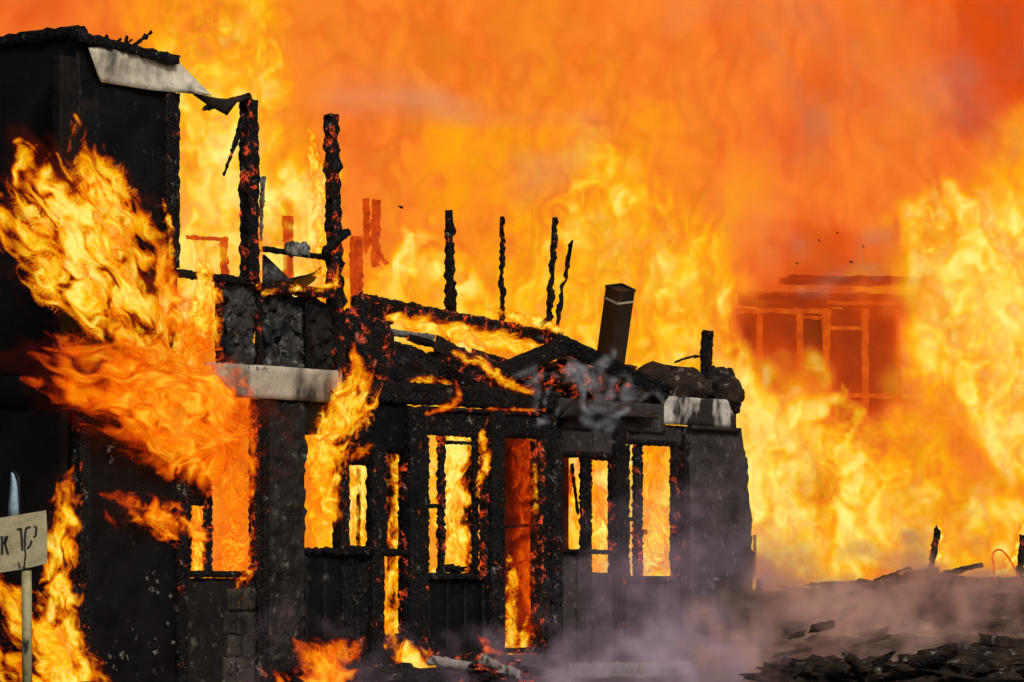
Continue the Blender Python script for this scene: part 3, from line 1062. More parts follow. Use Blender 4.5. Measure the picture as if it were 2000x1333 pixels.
rbeam('long burning ridge beam slanting down to the right across the roof', 700, 588, 1092, 664, 26, 'char_ember', 2.2, amp=.03, lam=.16)
rbeam('thick charred rafter sloping from the gable down to the right', 1092, 668, 1304, 768, 30, 'char', .1, -.05, amp=.010, h=.14)
rbeam('short charred rafter meeting the gable from the left', 976, 728, 1104, 676, 34, 'char', .0, .1, amp=.010, h=.14)
rbeam('long charred rafter lying along the front of the collapsed roof', 800, 688, 960, 775, 24, 'char', .35, .15, amp=.02)
rbeam('broken board tipped up behind the front rafter', 852, 672, 930, 712, 30, 'debris', .7, .6, amp=.02, h=.06)
rbeam('ashy pole lying across the roof fire', 752, 648, 850, 662, 12, 'ash_block', 1.0, amp=.015)
rbeam('upright charred stub at the left end of the roof', 738, 720, 737, 588, 19, 'char_ember', .3, amp=.015, lam=.08, res=.03)
rbeam('thick charred stub standing at the right end of the roof', 1377, 770, 1382, 642, 21, 'char_post', .3, amp=.018, lam=.08, res=.03)
rbeam('thin curved batten leaning on the right hand stub', 1320, 708, 1368, 696, 4, 'char', .3, amp=.006, res=.02, sag=.02)
rbeam('short burnt stick jutting up from the ridge', 1060, 632, 1082, 614, 9, 'char', 2.0, amp=.012)
rbeam('bottom chord of the fallen gable', 1000, 768, 1290, 782, 16, 'char_ember', .5, amp=.02)
for (x0, y0_, x1, y1_, w_, yi, lb) in ((880, 700, 1000, 738, 16, .5, 'charred board lying under the short gable rafter'), (800, 660, 905, 690, 14, .9, 'charred board in the fire behind the front rafter'), (930, 690, 1010, 715, 12, .9, 'small charred board beside the ridge fire'),
                                     (905, 758, 1010, 742, 10, .2, 'thin board wedged against the front rafter'), (960, 780, 1100, 770, 9, .0, 'thin charred lath along the eaves'), (770, 700, 830, 740, 13, .4, 'broken board at the left end of the front rafter'), (1040, 700, 1130, 745, 10, .5, 'thin lath inside the fallen gable'), (1120, 745, 1220, 720, 10, .5, 'second lath inside the fallen gable')):
    rbeam(lb, x0, y0_, x1, y1_, w_, 'char_ember' if w_ > 11 else 'char_hot', yi, amp=.012, h=.05, ends=.07)
rbeam('broken rafter end under the ridge beam', 700, 590, 760, 640, 34, 'char_hot', 2.0, 1.6, amp=.04, lam=.2)

heap_pts = [('scorched insulation mound bulging behind the right hand fascia', 1312, 768, (.95, .4, .34), 'debris', .5), ('charred clump on the far right roof corner', 1408, 770, (.22, .3, .32), 'debris', .15),
            ('black heap of roofing below the ridge', 1040, 735, (.9, .5, .18), 'char_ember', .7), ('burning shingle heap behind the front rafter', 900, 730, (.9, .4, .24), 'char_ember', .8),
            ('charred heap leaning on the tall post', 700, 700, (.40, .4, .62), 'char_ember', .5), ('smouldering rubble inside the fallen gable', 1150, 735, (.8, .3, .26), 'char_hot', .5),
            ('burnt ceiling slab at the left of the roof', 780, 735, (.5, .3, .35), 'char', .4)]
for (lb, px, py, r, mt, yin) in heap_pts:
    p = RM @ F(px, py, yin) + HA
    o = lump('roof_rubble', (0, 0, 0), r, mt, None, amp=.16, sub=4, lam=.7)
    o.location = p
    o.rotation_euler = (0, 0, TH)
    tag(o, lb, 'rubble', 'rubble on the collapsed roof')

# leaning sheet-metal flue
flue = empty('flue_duct', W(1190, 720, 53.4), 0, 'tilted square sheet metal chimney duct behind the collapsed roof', 'duct')
d0, d1 = Vector((0, 0, 0)), W(1212, 562, 53.0) - W(1190, 720, 53.4)
dz = d1.normalized()
dx = Vector((1, .9, 0)).normalized(); dy = dz.cross(dx).normalized(); dx = dy.cross(dz)
DW = .135


def tube4(z0, z1, r, mat, nm, par, open_top=False):
    v = [tuple(dx * sx_ * r + dy * sy_ * r + dz * zz) for zz in (z0, z1) for sx_, sy_ in ((-1, -1), (1, -1), (1, 1), (-1, 1))]
    f = [(0, 1, 5, 4), (1, 2, 6, 5), (2, 3, 7, 6), (3, 0, 4, 7), (3, 2, 1, 0)] + ([] if open_top else [(4, 5, 6, 7)])
    o = mesh_obj(nm, v, f, mat, par, smooth=False)
    if open_top:
        md = o.modifiers.new('wall', 'SOLIDIFY'); md.thickness = .008
    return o


ln = d1.length
tube4(-1.0, ln, DW, 'duct_metal', 'shaft', flue, True)
tube4(ln * .84, ln * .865, DW * 1.05, 'metal_mid', 'joint_band', flue, True)
tube4(ln - .03, ln + .004, DW * 1.06, 'duct_metal', 'rim', flue, True)

# spring and torn strip hanging at the right end
sp = []
for i in range(220):
    a = i / 220 * 2 * PI * 18
    p = W(1474, 1045 + i * .36, FD(1474) - .15)
    sp.append((p.x + .022 * math.cos(a), p.y + .022 * math.sin(a), p.z))
so = tube('coil_spring', sp, .006, 'char', seg=4)
tag(so, 'thin coil spring hanging beside the burnt right edge of the house', 'spring')
rbeam('ragged charred strip hanging off the bottom right house edge', 1476, 1195, 1484, 1132, 10, 'debris', -.15, amp=.02, lam=.08, name='charred_strip', res=.03)

print('house', round(time.time() - T0, 1))

# ================================================================== the burning house behind
fd = 57.0
o0 = W(1615, 1197, fd); o0.z = 0
far = empty('far_house', o0, math.radians(12), 'burning house glowing red through the flames behind on the right', 'house')
FR = Matrix.Rotation(-math.radians(12), 3, 'Z')


def FH(px, py, yin=0.0):
    r, o = FR @ ray(px, py), FR @ (CAM - o0)
    t = (yin - o.y) / r.y
    return o + r * t


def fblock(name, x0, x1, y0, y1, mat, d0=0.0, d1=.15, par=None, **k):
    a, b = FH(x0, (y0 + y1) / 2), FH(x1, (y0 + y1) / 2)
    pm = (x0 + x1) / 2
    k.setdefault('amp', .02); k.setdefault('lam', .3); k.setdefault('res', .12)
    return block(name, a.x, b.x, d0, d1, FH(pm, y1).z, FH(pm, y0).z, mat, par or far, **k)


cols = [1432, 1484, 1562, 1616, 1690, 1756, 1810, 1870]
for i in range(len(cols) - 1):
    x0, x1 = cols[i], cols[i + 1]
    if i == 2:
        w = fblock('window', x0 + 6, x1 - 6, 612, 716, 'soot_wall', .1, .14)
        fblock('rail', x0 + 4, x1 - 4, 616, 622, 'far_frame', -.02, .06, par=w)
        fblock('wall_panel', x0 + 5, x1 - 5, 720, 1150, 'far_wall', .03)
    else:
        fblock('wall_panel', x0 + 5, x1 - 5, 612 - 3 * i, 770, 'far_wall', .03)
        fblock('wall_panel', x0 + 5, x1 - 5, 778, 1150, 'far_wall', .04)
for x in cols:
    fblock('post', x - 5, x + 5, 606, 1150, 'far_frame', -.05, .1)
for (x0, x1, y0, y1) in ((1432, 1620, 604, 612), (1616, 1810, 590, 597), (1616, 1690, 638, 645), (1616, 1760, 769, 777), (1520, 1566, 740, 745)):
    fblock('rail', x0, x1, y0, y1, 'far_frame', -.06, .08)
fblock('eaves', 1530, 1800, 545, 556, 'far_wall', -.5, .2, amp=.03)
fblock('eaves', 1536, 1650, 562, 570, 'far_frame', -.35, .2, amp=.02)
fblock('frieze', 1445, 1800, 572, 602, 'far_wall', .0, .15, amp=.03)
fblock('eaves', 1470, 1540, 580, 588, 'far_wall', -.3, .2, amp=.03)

# ================================================================== rubble on the ground, right
def heap(label, px, py, d, r, mat='debris', amp=.22):
    p = W(px, py, d)
    o = lump('rubble_heap', (0, 0, 0), r, mat, None, amp=amp, sub=5, lam=.35)
    o.location = p
    tag(o, label, 'rubble', 'rubble heaps on the ground')


heap('long low rubble heap in front of the flames at the right edge', 1840, 1192, 52.5, (2.4, .8, .38))
heap('rubble heap fading into smoke beside the burnt house corner', 1640, 1260, 51.0, (1.5, .7, .30), 'ground_burnt')
heap('dark rubble heap in the bottom right corner', 1930, 1330, 44.0, (1.1, .6, .33))
heap('small rubble heap against the right foot of the house', 1520, 1262, 51.8, (.45, .5, .36), 'ground_burnt')
heap('low smoking rubble heap at the bottom centre right', 1640, 1330, 45.5, (.9, .6, .24))
heap('rubble heap burning at the foot of the door', 930, 1318, 45.8, (.6, .4, .22), 'char_ember')
heap('black ash heap under the wide window', 760, 1335, 45.2, (1.2, .5, .16), 'char')
heap('rough ash heap behind the corner rubble', 1800, 1285, 47.5, (1.6, .6, .26), 'ground_burnt')

planks = [
    (1700, 1322, 1870, 1270, 26, 44.0, 'debris', 'thick charred log lying on the corner rubble'),
    (1655, 1282, 1690, 1330, 14, 44.6, 'debris', 'short charred stick poking up at the bottom right'),
    (1755, 1130, 1880, 1142, 14, 51.6, 'debris', 'flat charred plank on top of the long rubble heap'),
    (1835, 1126, 1960, 1146, 14, 51.4, 'debris', 'second charred plank sloping right on the long rubble heap'),
    (1580, 1142, 1680, 1146, 7, 51.8, 'debris', 'thin plank reaching left from the long rubble heap'),
    (1640, 1168, 1740, 1140, 12, 51.6, 'debris', 'broken plank tilted up at the left of the long rubble heap'),
    (1625, 1212, 1668, 1186, 14, 50.0, 'ground_burnt', 'charred stub poking out of the smoke'),
    (1780, 1215, 1830, 1240, 22, 48.5, 'debris', 'block of charred timber in the smoke'),
    (1920, 1250, 2010, 1262, 20, 46.0, 'debris', 'charred beam end at the right picture edge'),
    (1900, 1310, 2010, 1290, 16, 43.4, 'debris', 'charred plank low in the bottom right corner'),
    (1960, 1176, 2010, 1180, 30, 50.5, 'char', 'dark block on the rubble at the right picture edge'),
    (1760, 1340, 1830, 1326, 16, 43.2, 'debris', 'charred plank end at the bottom edge'),
    (1540, 1330, 1640, 1322, 14, 45.0, 'ground_burnt', 'ash covered plank half lost in smoke'),
    (846, 1290, 938, 1306, 16, 45.2, 'pale_board', 'pale board lying on the burning heap by the door'),
    (946, 1290, 988, 1312, 17, 45.0, 'pale_board', 'short pale board leaning beside the door step'),
    (985, 1308, 1012, 1324, 15, 44.8, 'pale_board', 'pale broken board end beside the door step'),
    (860, 1275, 930, 1286, 9, 45.6, 'char_ember', 'charred lath across the heap by the door'),
    (905, 1330, 985, 1310, 9, 44.6, 'char_ember', 'glowing lath under the pale boards'),
    (600, 1335, 720, 1322, 12, 45.0, 'char', 'charred lath on the ground under the wide window'),
]
for (x0, y0_, x1, y1_, w_, dd, mt, lb) in planks:
    w = w_ * dd / FPX
    o = beam('charred_plank', W(x0, y0_, dd), W(x1, y1_, dd + .4), w, w * 1.6, mt, None, amp=.018, lam=.12, res=.035, ends=.09)
    tag(o, lb, 'plank', 'planks and timbers in the rubble')
rs = random.Random(11)
for k in range(44):
    zone = k % 4
    px, py, dd = [(rs.uniform(1660, 2010), rs.uniform(1280, 1325), rs.uniform(43.5, 44.6)), (rs.uniform(1500, 2000), rs.uniform(1225, 1275), rs.uniform(47, 49.5)), (rs.uniform(1700, 2000), rs.uniform(1118, 1150), rs.uniform(51.3, 52)), (rs.uniform(1500, 1700), rs.uniform(1205, 1300), rs.uniform(46, 50))][zone]
    ln_, an = rs.uniform(.18, .7), rs.gauss(0, .45)
    p_ = W(px, py, dd)
    q_ = p_ + Vector((math.cos(an) * ln_, rs.uniform(-.2, .2), abs(math.sin(an)) * ln_ * .6))
    w = rs.uniform(.03, .09)
    o = beam('timber_scrap', p_, q_, w, w * rs.uniform(.5, 1.6), rs.choice(['debris', 'debris', 'char', 'ground_burnt']), None, amp=.012, lam=.1, res=.04, ends=.05)
    tag(o, 'small charred scrap of timber lying in the rubble on the right', 'timber', 'timber scraps in the right hand rubble')
# burning uprights in the right-hand fire
for (x0, y0_, x1, y1_, w_, lb) in ((1815, 1130, 1832, 1030, 11, 'burning upright stump in the fire at the right'), (1990, 1130, 2000, 1040, 12, 'burning upright stump at the right picture edge')):
    dd = 53.5
    w = w_ * dd / FPX
    o = beam('burning_stump', W(x0, y0_, dd), W(x1, y1_, dd), w, w, 'char_hot', None, amp=.025, lam=.1, res=.035)
    tag(o, lb, 'stump', 'burning stumps')
pp = catmull([(1943, 1135), (1941, 1105), (1938, 1088), (1942, 1078), (1952, 1074), (1962, 1080), (1975, 1098), (1990, 1130)], 30)
tag(tube('bent_rod', [W(p[0], p[1], 52.0) for p in pp], .012, 'far_frame'), 'thin bent metal rod arching over the right rubble', 'rod')

# ================================================================== the sign on its pole
SD = 40.0
sg = empty('street_sign', (W(52, 1200, SD).x, SD, 0), 0, 'cream square sign with stencilled characters on a yellow pole', 'sign')
sl = Vector((W(52, 1200, SD).x, SD, 0))


def SP(px, py, off=0.0):
    return W(px, py, SD - off) - sl


def prism(name, pts, off0, off1, mat, par):
    n = len(pts)
    v = [tuple(SP(x, y, off0)) for x, y in pts] + [tuple(SP(x, y, off1)) for x, y in pts]
    f = [tuple(range(n))[::-1], tuple(range(n, 2 * n))] + [(i, (i + 1) % n, n + (i + 1) % n, n + i) for i in range(n)]
    o = mesh_obj(name, v, f, mat, par, smooth=False)
    bm = bmesh.new(); bm.from_mesh(o.data); bmesh.ops.recalc_face_normals(bm, faces=bm.faces); bm.to_mesh(o.data); bm.free()
    return o


board = prism('board', [(-60, 1028), (0, 1012), (60, 1002), (90, 997), (92, 1030), (92, 1098), (91, 1101), (40, 1113), (-60, 1128)], .02, .035, 'sign_paint', sg)
bm = bmesh.new()
bmesh.ops.create_cone(bm, segments=20, radius1=10 * SD / FPX, radius2=10 * SD / FPX, depth=1.3, cap_ends=True)
for v in bm.verts:
    v.co.z += .6
    v.co.x += (v.co.z - .5) * -.006
me = bpy.data.meshes.new('pole'); bm.to_mesh(me); bm.free()
me.materials.append(MATS['pole_paint'])
me.polygons.foreach_set('use_smooth', [True] * len(me.polygons))
pole = put(bpy.data.objects.new('pole', me), sg)
pole.location = (0, .03, 0)


def stroke(pts, w):
    """thick polyline outline in pixels"""
    P = [Vector((x, y)) for x, y in pts]
    l_, r_ = [], []
    for i, p in enumerate(P):
        t = (P[min(i + 1, len(P) - 1)] - P[max(i - 1, 0)]).normalized()
        n = Vector((-t.y, t.x)) * w / 2
        l_.append(p + n); r_.append(p - n)
    return [(p.x, p.y) for p in l_ + r_[::-1]]


glyphs = [[(0, 1050), (4, 1048), (4, 1084)], [(11, 1048), (8, 1064)], [(15, 1047), (10, 1062), (16, 1084)], [(33, 1035), (42, 1033)], [(41, 1033), (44, 1076)],
          [(50, 1036), (52, 1032), (60, 1030)], [(50, 1036), (48, 1056), (50, 1066)], [(66, 1029), (71, 1030), (70, 1046), (66, 1051)], [(62, 1056), (59, 1066), (53, 1072)]]
for gl in glyphs:
    prism('stencil_mark', stroke(gl, 4.6), .037, .040, 'stencil_black', board)
for (x, y) in ((20, 1066), (22, 1072), (20, 1078)):
    prism('stencil_mark', [(x - 1, y - 1), (x + 1, y - 1), (x + 1, y + 1), (x - 1, y + 1)], .037, .040, 'stencil_black', board)
for gl, w in (([(48, 1064), (50, 1085), (47, 1109)], 3.4), ([(36, 1098), (40, 1112)], 3), ([(44, 1109), (52, 1111)], 4)):
    prism('crack', stroke(gl, w), .0365, .0385, 'stencil_black', board)
strip = empty('bent_strip', W(28, 1010, SD + .1), 0, 'pale blue bent strip with dark edge standing behind the sign', 'strip')


def SB(px, py, off=0.0):
    return tuple(W(px, py, SD + .1 - off) - W(28, 1010, SD + .1))


rows = [[SB(x0 * (1 - t) + x1 * t, y0 * (1 - t) + y1 * t, .03 * math.sin(t * 3)) for t in (0, .33, .66, 1)] for (x0, x1, y0, y1) in ((22, 27, 922, 926), (21, 33, 940, 944), (19, 35, 965, 968), (17, 36, 990, 990), (15, 37, 1012, 1006))]
sheet('blade', rows, 'strip_blue', strip, .004)
rows = [[SB(x0 * (1 - t) + x1 * t, y0 * (1 - t) + y1 * t, -.02 + .02 * t) for t in (0, .5, 1)] for (x0, x1, y0, y1) in ((23, 37, 914, 930), (27, 38, 926, 930), (33, 39, 950, 952), (35, 40, 980, 980), (37, 41, 1008, 1005))]
sheet('dark_edge', rows, 'metal_dark', strip, .004)

# flying embers
for i, (px, py, s) in enumerate(((783, 405, 5), (1662, 512, 4), (1686, 482, 3), (1556, 515, 3), (1600, 470, 2.5), (1635, 455, 2.5))):
    dd = 50 + i * .6
    o = lump('flying_ember', (0, 0, 0), (s * dd / FPX, s * .4 * dd / FPX, s * .5 * dd / FPX), 'char' if i == 0 else 'char_hot', None, amp=.5, sub=2, lam=.8)
    o.location = W(px, py, dd)
    o.rotation_euler = (0, random.uniform(0, 1.5), 0)
    tag(o, 'dark charred flake flying above the roof' if i == 0 else 'tiny glowing flake flying above the far house', 'ember', None if i == 0 else 'glowing flakes in the air')
print('objects', round(time.time() - T0, 1))

# ================================================================== fire
# the mass of fire and smoke behind the house: one luminous cloud, firelight on the smoke emitted as glow, brighter where the photograph shows burning gas
BLOBS = [  # px, py, rx, ry, heat
    (450, 50, 90, 100, .66), (490, 130, 60, 110, .82), (420, 250, 80, 110, .78), (430, 420, 90, 140, .88), (570, 470, 55, 110, .95), (590, 330, 40, 90, .55), (250, 25, 110, 60, .50), (60, 20, 100, 60, .32), (160, 10, 40, 50, .27),
    (640, 120, 70, 150, .42), (760, 60, 120, 120, .44), (1000, 90, 150, 90, .46), (760, 440, 90, 90, .42), (700, 330, 60, 80, .40), (820, 555, 90, 36, .84), (900, 180, 120, 100, .48), (1000, 330, 160, 110, .55), (920, 470, 80, 80, .50),
    (1250, 470, 110, 120, .70), (1060, 520, 120, 90, .66), (1330, 620, 70, 110, .76), (1280, 370, 70, 100, .63), (1150, 200, 100, 90, .48), (1150, 620, 80, 60, .66), (1330, 330, 60, 60, .40), (1350, 140, 120, 100, .42),
    (1600, 100, 200, 90, .39), (1560, 250, 80, 50, .22), (1650, 190, 50, 20, .24), (1700, 250, 150, 80, .40), (1480, 230, 100, 80, .42), (1960, 60, 110, 80, .20), (1940, 190, 80, 80, .25), (1900, 260, 50, 30, .2), (1800, 380, 120, 60, .38), (1560, 420, 120, 60, .40), (1480, 500, 60, 40, .36), (1640, 505, 80, 40, .16),
    (1890, 540, 90, 90, .97), (1960, 640, 70, 170, 1.0), (1780, 530, 60, 60, .82), (1800, 640, 45, 70, .78), (1860, 690, 90, 80, .90), (1985, 320, 30, 60, .6), (1600, 650, 130, 70, .13), (1690, 750, 75, 90, .12), (1540, 690, 70, 60, .15), (1480, 640, 50, 50, .25), (1720, 660, 60, 60, .21),
    (1445, 760, 50, 90, .86), (1430, 560, 40, 60, .60), (1560, 820, 70, 55, .82), (1690, 850, 70, 40, .74), (1500, 980, 90, 130, .90), (1640, 1000, 120, 80, .82), (1800, 1070, 140, 50, .78), (1980, 840, 45, 70, .95), (1900, 940, 60, 45, .38), (1790, 880, 50, 60, .45), (1860, 810, 70, 50, .75), (1960, 1030, 60, 80, .62), (1540, 1100, 100, 50, .58), (1720, 900, 60, 60, .68),
    (640, 900, 60, 150, .60), (705, 960, 35, 90, .95), (705, 1060, 40, 60, .66), (775, 1000, 40, 200, .66), (885, 930, 40, 120, .88), (890, 1080, 40, 60, .64), (940, 1000, 40, 150, .55), (1120, 940, 40, 80, .70), (1175, 1000, 40, 120, .88), (1280, 1000, 60, 150, .86), (450, 950, 80, 200, .5), (900, 650, 150, 30, .75), (780, 600, 60, 30, .62),
]
BY0, BY1, DREF = 55.0, 66.0, 57.0
bx0, bx1, bz0, bz1 = -8.9, 8.9, 0.0, 11.6
nx, ny, nz = 330, 44, 216
gx, gy, gz = np.linspace(bx0, bx1, nx), np.linspace(BY0, BY1, ny), np.linspace(bz0, bz1, nz)
X2, Z2 = np.meshgrid(gx, gz, indexing='ij')
PX, PY = CX + X2 / DREF * FPX, HZ - (Z2 - EYE) / DREF * FPX
arr = np.zeros((nx, ny, nz), np.float32)
for j, yy in enumerate(gy):
    # eddies push the big shapes about differently at every depth
    f1 = np.float32
    wxp = fbm(0, f1(X2 / 1.6), f1(np.full_like(X2, yy / 2.5)), f1(Z2 / 2.2), 3) * 26
    wzp = fbm(1, f1(X2 / 1.6), f1(np.full_like(X2, yy / 2.5)), f1(Z2 / 2.2), 3) * 30
    qx, qy = PX + wxp, PY + wzp
    num, den = np.full(X2.shape, .45 * .03), np.full(X2.shape, .03)
    for (bx, by, rx, ry, t) in BLOBS:
        w = np.exp(-np.minimum(((qx - bx) / rx) ** 2 + ((qy - by) / ry) ** 2, 30) * 1.1)
        num += w * t
        den += w
    Tm = num / den
    lean = .34 * np.clip((PX - 1350) / 300, 0, 1)            # the wind bends the right-hand fire over
    Yc = np.full_like(X2, yy)
    w1 = .20 * fbm(2, f1(X2 / .9), f1(Yc / 1.2), f1(Z2 / 1.1), 2)
    w2 = .26 * fbm(0, f1(X2 / .9), f1(Yc / 1.2), f1(Z2 / 1.1), 2)
    a, zc = X2 + Z2 * lean + w1, Z2 + w2
    calm = sstep(.42, .58, Tm)
    n = .85 * smp(1, f1(a / .95), f1(Yc / 1.2), f1(zc / 1.9)) + calm * (.55 * smp(0, f1(a / .42 + 5), f1(Yc / .8), f1(zc / .95)) + .34 * smp(2, f1(a / .2 + 5), f1(Yc / .5), f1(zc / .5)) + .16 * smp(1, f1(a / .11), f1(Yc / .3), f1(zc / .26)))
    lively = .02 + .15 * sstep(.45, .70, Tm)
    T = Tm + lively * n
    edge = sstep(0, 1.2, yy - BY0 + .5 * n + .3)
    arr[:, j, :] = np.clip(T, .03, 1) * edge
o = volume_obj('wall_of_fire', arr, (bx0, BY0, bz0), (bx1, BY1, bz1), 'fire_mass')
o['kind'] = 'stuff'
print('bg fire', round(time.time() - T0, 1))

# flames in front of and inside the house
flame('large streaming flame blowing up and left across the upper left wall', [
    [(300, 690, 24, .2, .9), (255, 600, 60, .35, 1.05), (180, 495, 82, .5, 1.15), (120, 415, 78, .55, 1.2), (70, 345, 46, .6, .95), (38, 285, 10, .6, .7)],
    [(300, 610, 25, .2, .95), (255, 510, 46, .3, 1.0), (205, 410, 60, .4, 1.05), (172, 320, 40, .45, .85), (150, 235, 8, .45, .65)],
    [(290, 695, 22, .2, .85), (195, 620, 38, .4, .9), (115, 540, 52, .5, 1.0), (50, 465, 46, .55, .9), (8, 405, 26, .6, .75), (-14, 378, 6, .6, .6)],
    [(320, 560, 10, .2, .9), (290, 480, 30, .25, .8), (250, 395, 34, .3, .75), (205, 315, 8, .3, .6)],
    [(290, 660, 60, .3, .10), (180, 500, 130, .4, .11), (90, 380, 110, .5, .09), (40, 270, 40, .5, .06)]],  # wide faint halo: firelit haze made as self-luminous gas
    lam=.115, stretch=5.0, contrast=1.0, ragged=1.0, depth=.36, curl=.34, octv=2, thread=.16)
flame('low red orange flame streaming left from the leftmost window', [
    [(465, 815, 36, .1, .8), (395, 800, 88, .4, 1.0), (300, 765, 84, .5, .98), (190, 735, 54, .55, .8), (110, 700, 28, .6, .65), (60, 690, 6, .6, .5)],
    [(440, 890, 34, .1, .75), (375, 845, 70, .4, .9), (265, 805, 54, .5, .85), (150, 775, 34, .55, .65), (45, 742, 6, .6, .5)],
    [(370, 720, 56, .25, .9), (265, 705, 46, .4, .85), (165, 690, 30, .5, .68), (92, 650, 6, .5, .5)],
    [(412, 960, 16, .1, .75), (375, 890, 52, .3, .8), (285, 855, 40, .4, .7), (195, 842, 8, .4, .5)],
    [(400, 790, 76, .25, .9), (350, 660, 52, .3, .92), (322, 570, 32, .25, 1.0), (314, 470, 8, .2, .85)],
    [(430, 850, 120, .3, .11), (280, 780, 130, .4, .10), (120, 720, 80, .5, .08), (20, 700, 40, .5, .05)]],  # halo again, reddish lit haze put into the gas's glow
    mat='red_fire', lam=.15, stretch=3.4, contrast=1.1, ragged=1.1, depth=.36, curl=.4, octv=2, thread=.12)
flame('bright yellow flame licking up between the upper wall and the pale band', [
    [(360, 720, 36, .2, .9), (385, 640, 38, .2, 1), (405, 580, 26, .15, 1), (388, 520, 16, .1, .95), (380, 470, 5, .1, .8)],
    [(420, 660, 14, .15, .95), (412, 590, 16, .1, 1), (408, 530, 8, .1, .9), (402, 490, 3, .1, .8)],
    [(320, 640, 30, .2, .9), (315, 560, 20, .15, 1), (312, 500, 8, .1, .9)]], lam=.07, stretch=2.4, contrast=.9, ragged=.8, depth=.5)
flame('red flame filling the leftmost ground floor window', [
    [(455, 1118, 44, -.12, 1), (456, 1000, 42, -.12, .85), (460, 900, 42, -.1, .78), (466, 810, 38, -.05, .78), (484, 770, 14, .05, .7)]],
    mat='red_fire', lam=.085, stretch=1.7, contrast=1.0, ragged=.45, depth=.35, curl=.8)
flame('narrow flame in the left pane of the leftmost window', [
    [(386, 1108, 14, -.1, 1), (386, 1040, 15, -.1, .95), (382, 984, 12, -.1, .8)]], lam=.06, stretch=1.8, contrast=.9, depth=.6)
flame('thin orange tongue blowing left out of the leftmost window', [
    [(378, 1048, 26, 0, .9), (325, 1020, 38, .15, .88), (262, 985, 24, .3, .75), (200, 966, 6, .4, .55)],
    [(250, 1010, 5, .3, .45), (225, 1030, 12, .3, .5), (205, 1000, 4, .3, .4)]], mat='red_fire', lam=.075, stretch=2.3, contrast=.85, ragged=.75, depth=.4)
flame('tall flame rising from the ground beside the sign', [
    [(125, 1345, 48, .5, 1), (122, 1210, 40, .5, 1), (118, 1110, 36, .5, .95), (124, 1020, 34, .5, .85), (130, 955, 22, .5, .7), (142, 915, 4, .5, .5)],
    [(150, 1330, 55, .5, .95), (75, 1240, 50, .7, .9), (12, 1160, 40, .8, .85), (-30, 1110, 15, .8, .7)],
    [(60, 1340, 45, .6, .85), (20, 1300, 40, .7, .8), (-30, 1260, 20, .8, .7)]], lam=.085, stretch=2.6, contrast=.7, ragged=.6, depth=.4)
flame('yellow flame curling out of the wide window and up the front', [
    [(636, 1005, 36, -.05, .85), (632, 935, 40, -.02, .85), (642, 860, 48, .1, .95), (675, 790, 55, .25, 1), (702, 740, 34, .3, .9), (692, 676, 5, .3, .7)],
    [(604, 900, 12, 0, .9), (612, 860, 14, .05, .9), (618, 838, 4, .1, .7)],
    [(690, 892, 14, .05, .7), (712, 876, 14, .1, .65), (728, 868, 4, .1, .5)],
    [(615, 1060, 14, -.05, .6), (612, 1000, 20, -.05, .7), (620, 950, 20, -.05, .75)]], lam=.085, stretch=2.6, contrast=.8, ragged=.6, depth=.42, curl=.5)
flame('orange ground flame spreading below the wide window', [
    [(640, 1350, 36, 2.0, 1.0), (622, 1300, 42, 2.0, .9), (588, 1270, 22, 2.0, .7), (575, 1250, 5, 2.0, .5)],
    [(645, 1350, 32, 2.0, 1.0), (662, 1300, 40, 2.0, .9), (694, 1266, 20, 2.0, .7), (708, 1248, 4, 2.0, .5)],
    [(642, 1320, 30, 2.0, .9), (640, 1275, 26, 2.0, .8), (645, 1248, 4, 2.0, .6)]], mat='red_fire', lam=.085, stretch=2.0, contrast=.8, ragged=.7, depth=.4)
flame('bright ground flame between the wide window and the pale boards', [
    [(830, 1352, 52, 1.8, 1.1), (805, 1305, 46, 1.8, 1.05), (775, 1262, 22, 1.8, .85), (764, 1232, 5, 1.8, .6)],
    [(850, 1352, 34, 1.8, 1), (848, 1300, 22, 1.8, .8), (838, 1264, 5, 1.8, .5)]], lam=.085, stretch=2.0, contrast=.8, ragged=.65, depth=.4)
flame('tiny flames at the bottom picture edge left of the ground flame', [
    [(560, 1350, 24, 2.2, .9), (545, 1325, 14, 2.2, .75), (536, 1312, 3, 2.2, .5)]], mat='red_fire', lam=.06, stretch=1.8, contrast=.8, ragged=.6, depth=.5)
flame('faint ground flame left of the door step', [
    [(975, 1300, 14, .4, .7), (958, 1272, 18, .4, .62), (934, 1245, 4, .4, .45)]], mat='red_fire', lam=.06, stretch=1.8, contrast=.8, ragged=.8, depth=.5)
flame('flame climbing the right jamb of the doorway', [
    [(1046, 1265, 14, -.2, .95), (1050, 1200, 14, -.2, .85), (1046, 1150, 10, -.2, .75), (1036, 1105, 3, -.2, .6)],
    [(1052, 1060, 5, -.1, .8), (1050, 990, 11, -.1, .85), (1046, 930, 9, -.1, .85), (1054, 870, 9, -.1, .8), (1030, 855, 4, -.1, .7)]], lam=.055, stretch=2.2, contrast=.9, ragged=.75, depth=.6)
flame('flame standing at the left jamb of the doorway', [
    [(1022, 1270, 40, -.3, .15), (1022, 1150, 40, -.35, .14), (1022, 1000, 40, -.35, .12), (1022, 860, 36, -.35, .1)],
    [(1000, 1265, 20, -.2, 1), (996, 1190, 16, -.2, .9), (1002, 1120, 13, -.2, .85), (992, 1080, 3, -.2, .7)]], lam=.06, stretch=1.9, contrast=.9, ragged=.65, depth=.6)
flame('yellow fire seen through the wide window beside its left post', [
    [(705, 1110, 24, -1.6, .85), (704, 1040, 26, -1.6, 1.05), (708, 970, 26, -1.6, 1.3), (704, 890, 22, -1.6, 1.3)]], lam=.10, stretch=2.2, contrast=.9, ragged=.5, depth=.8)
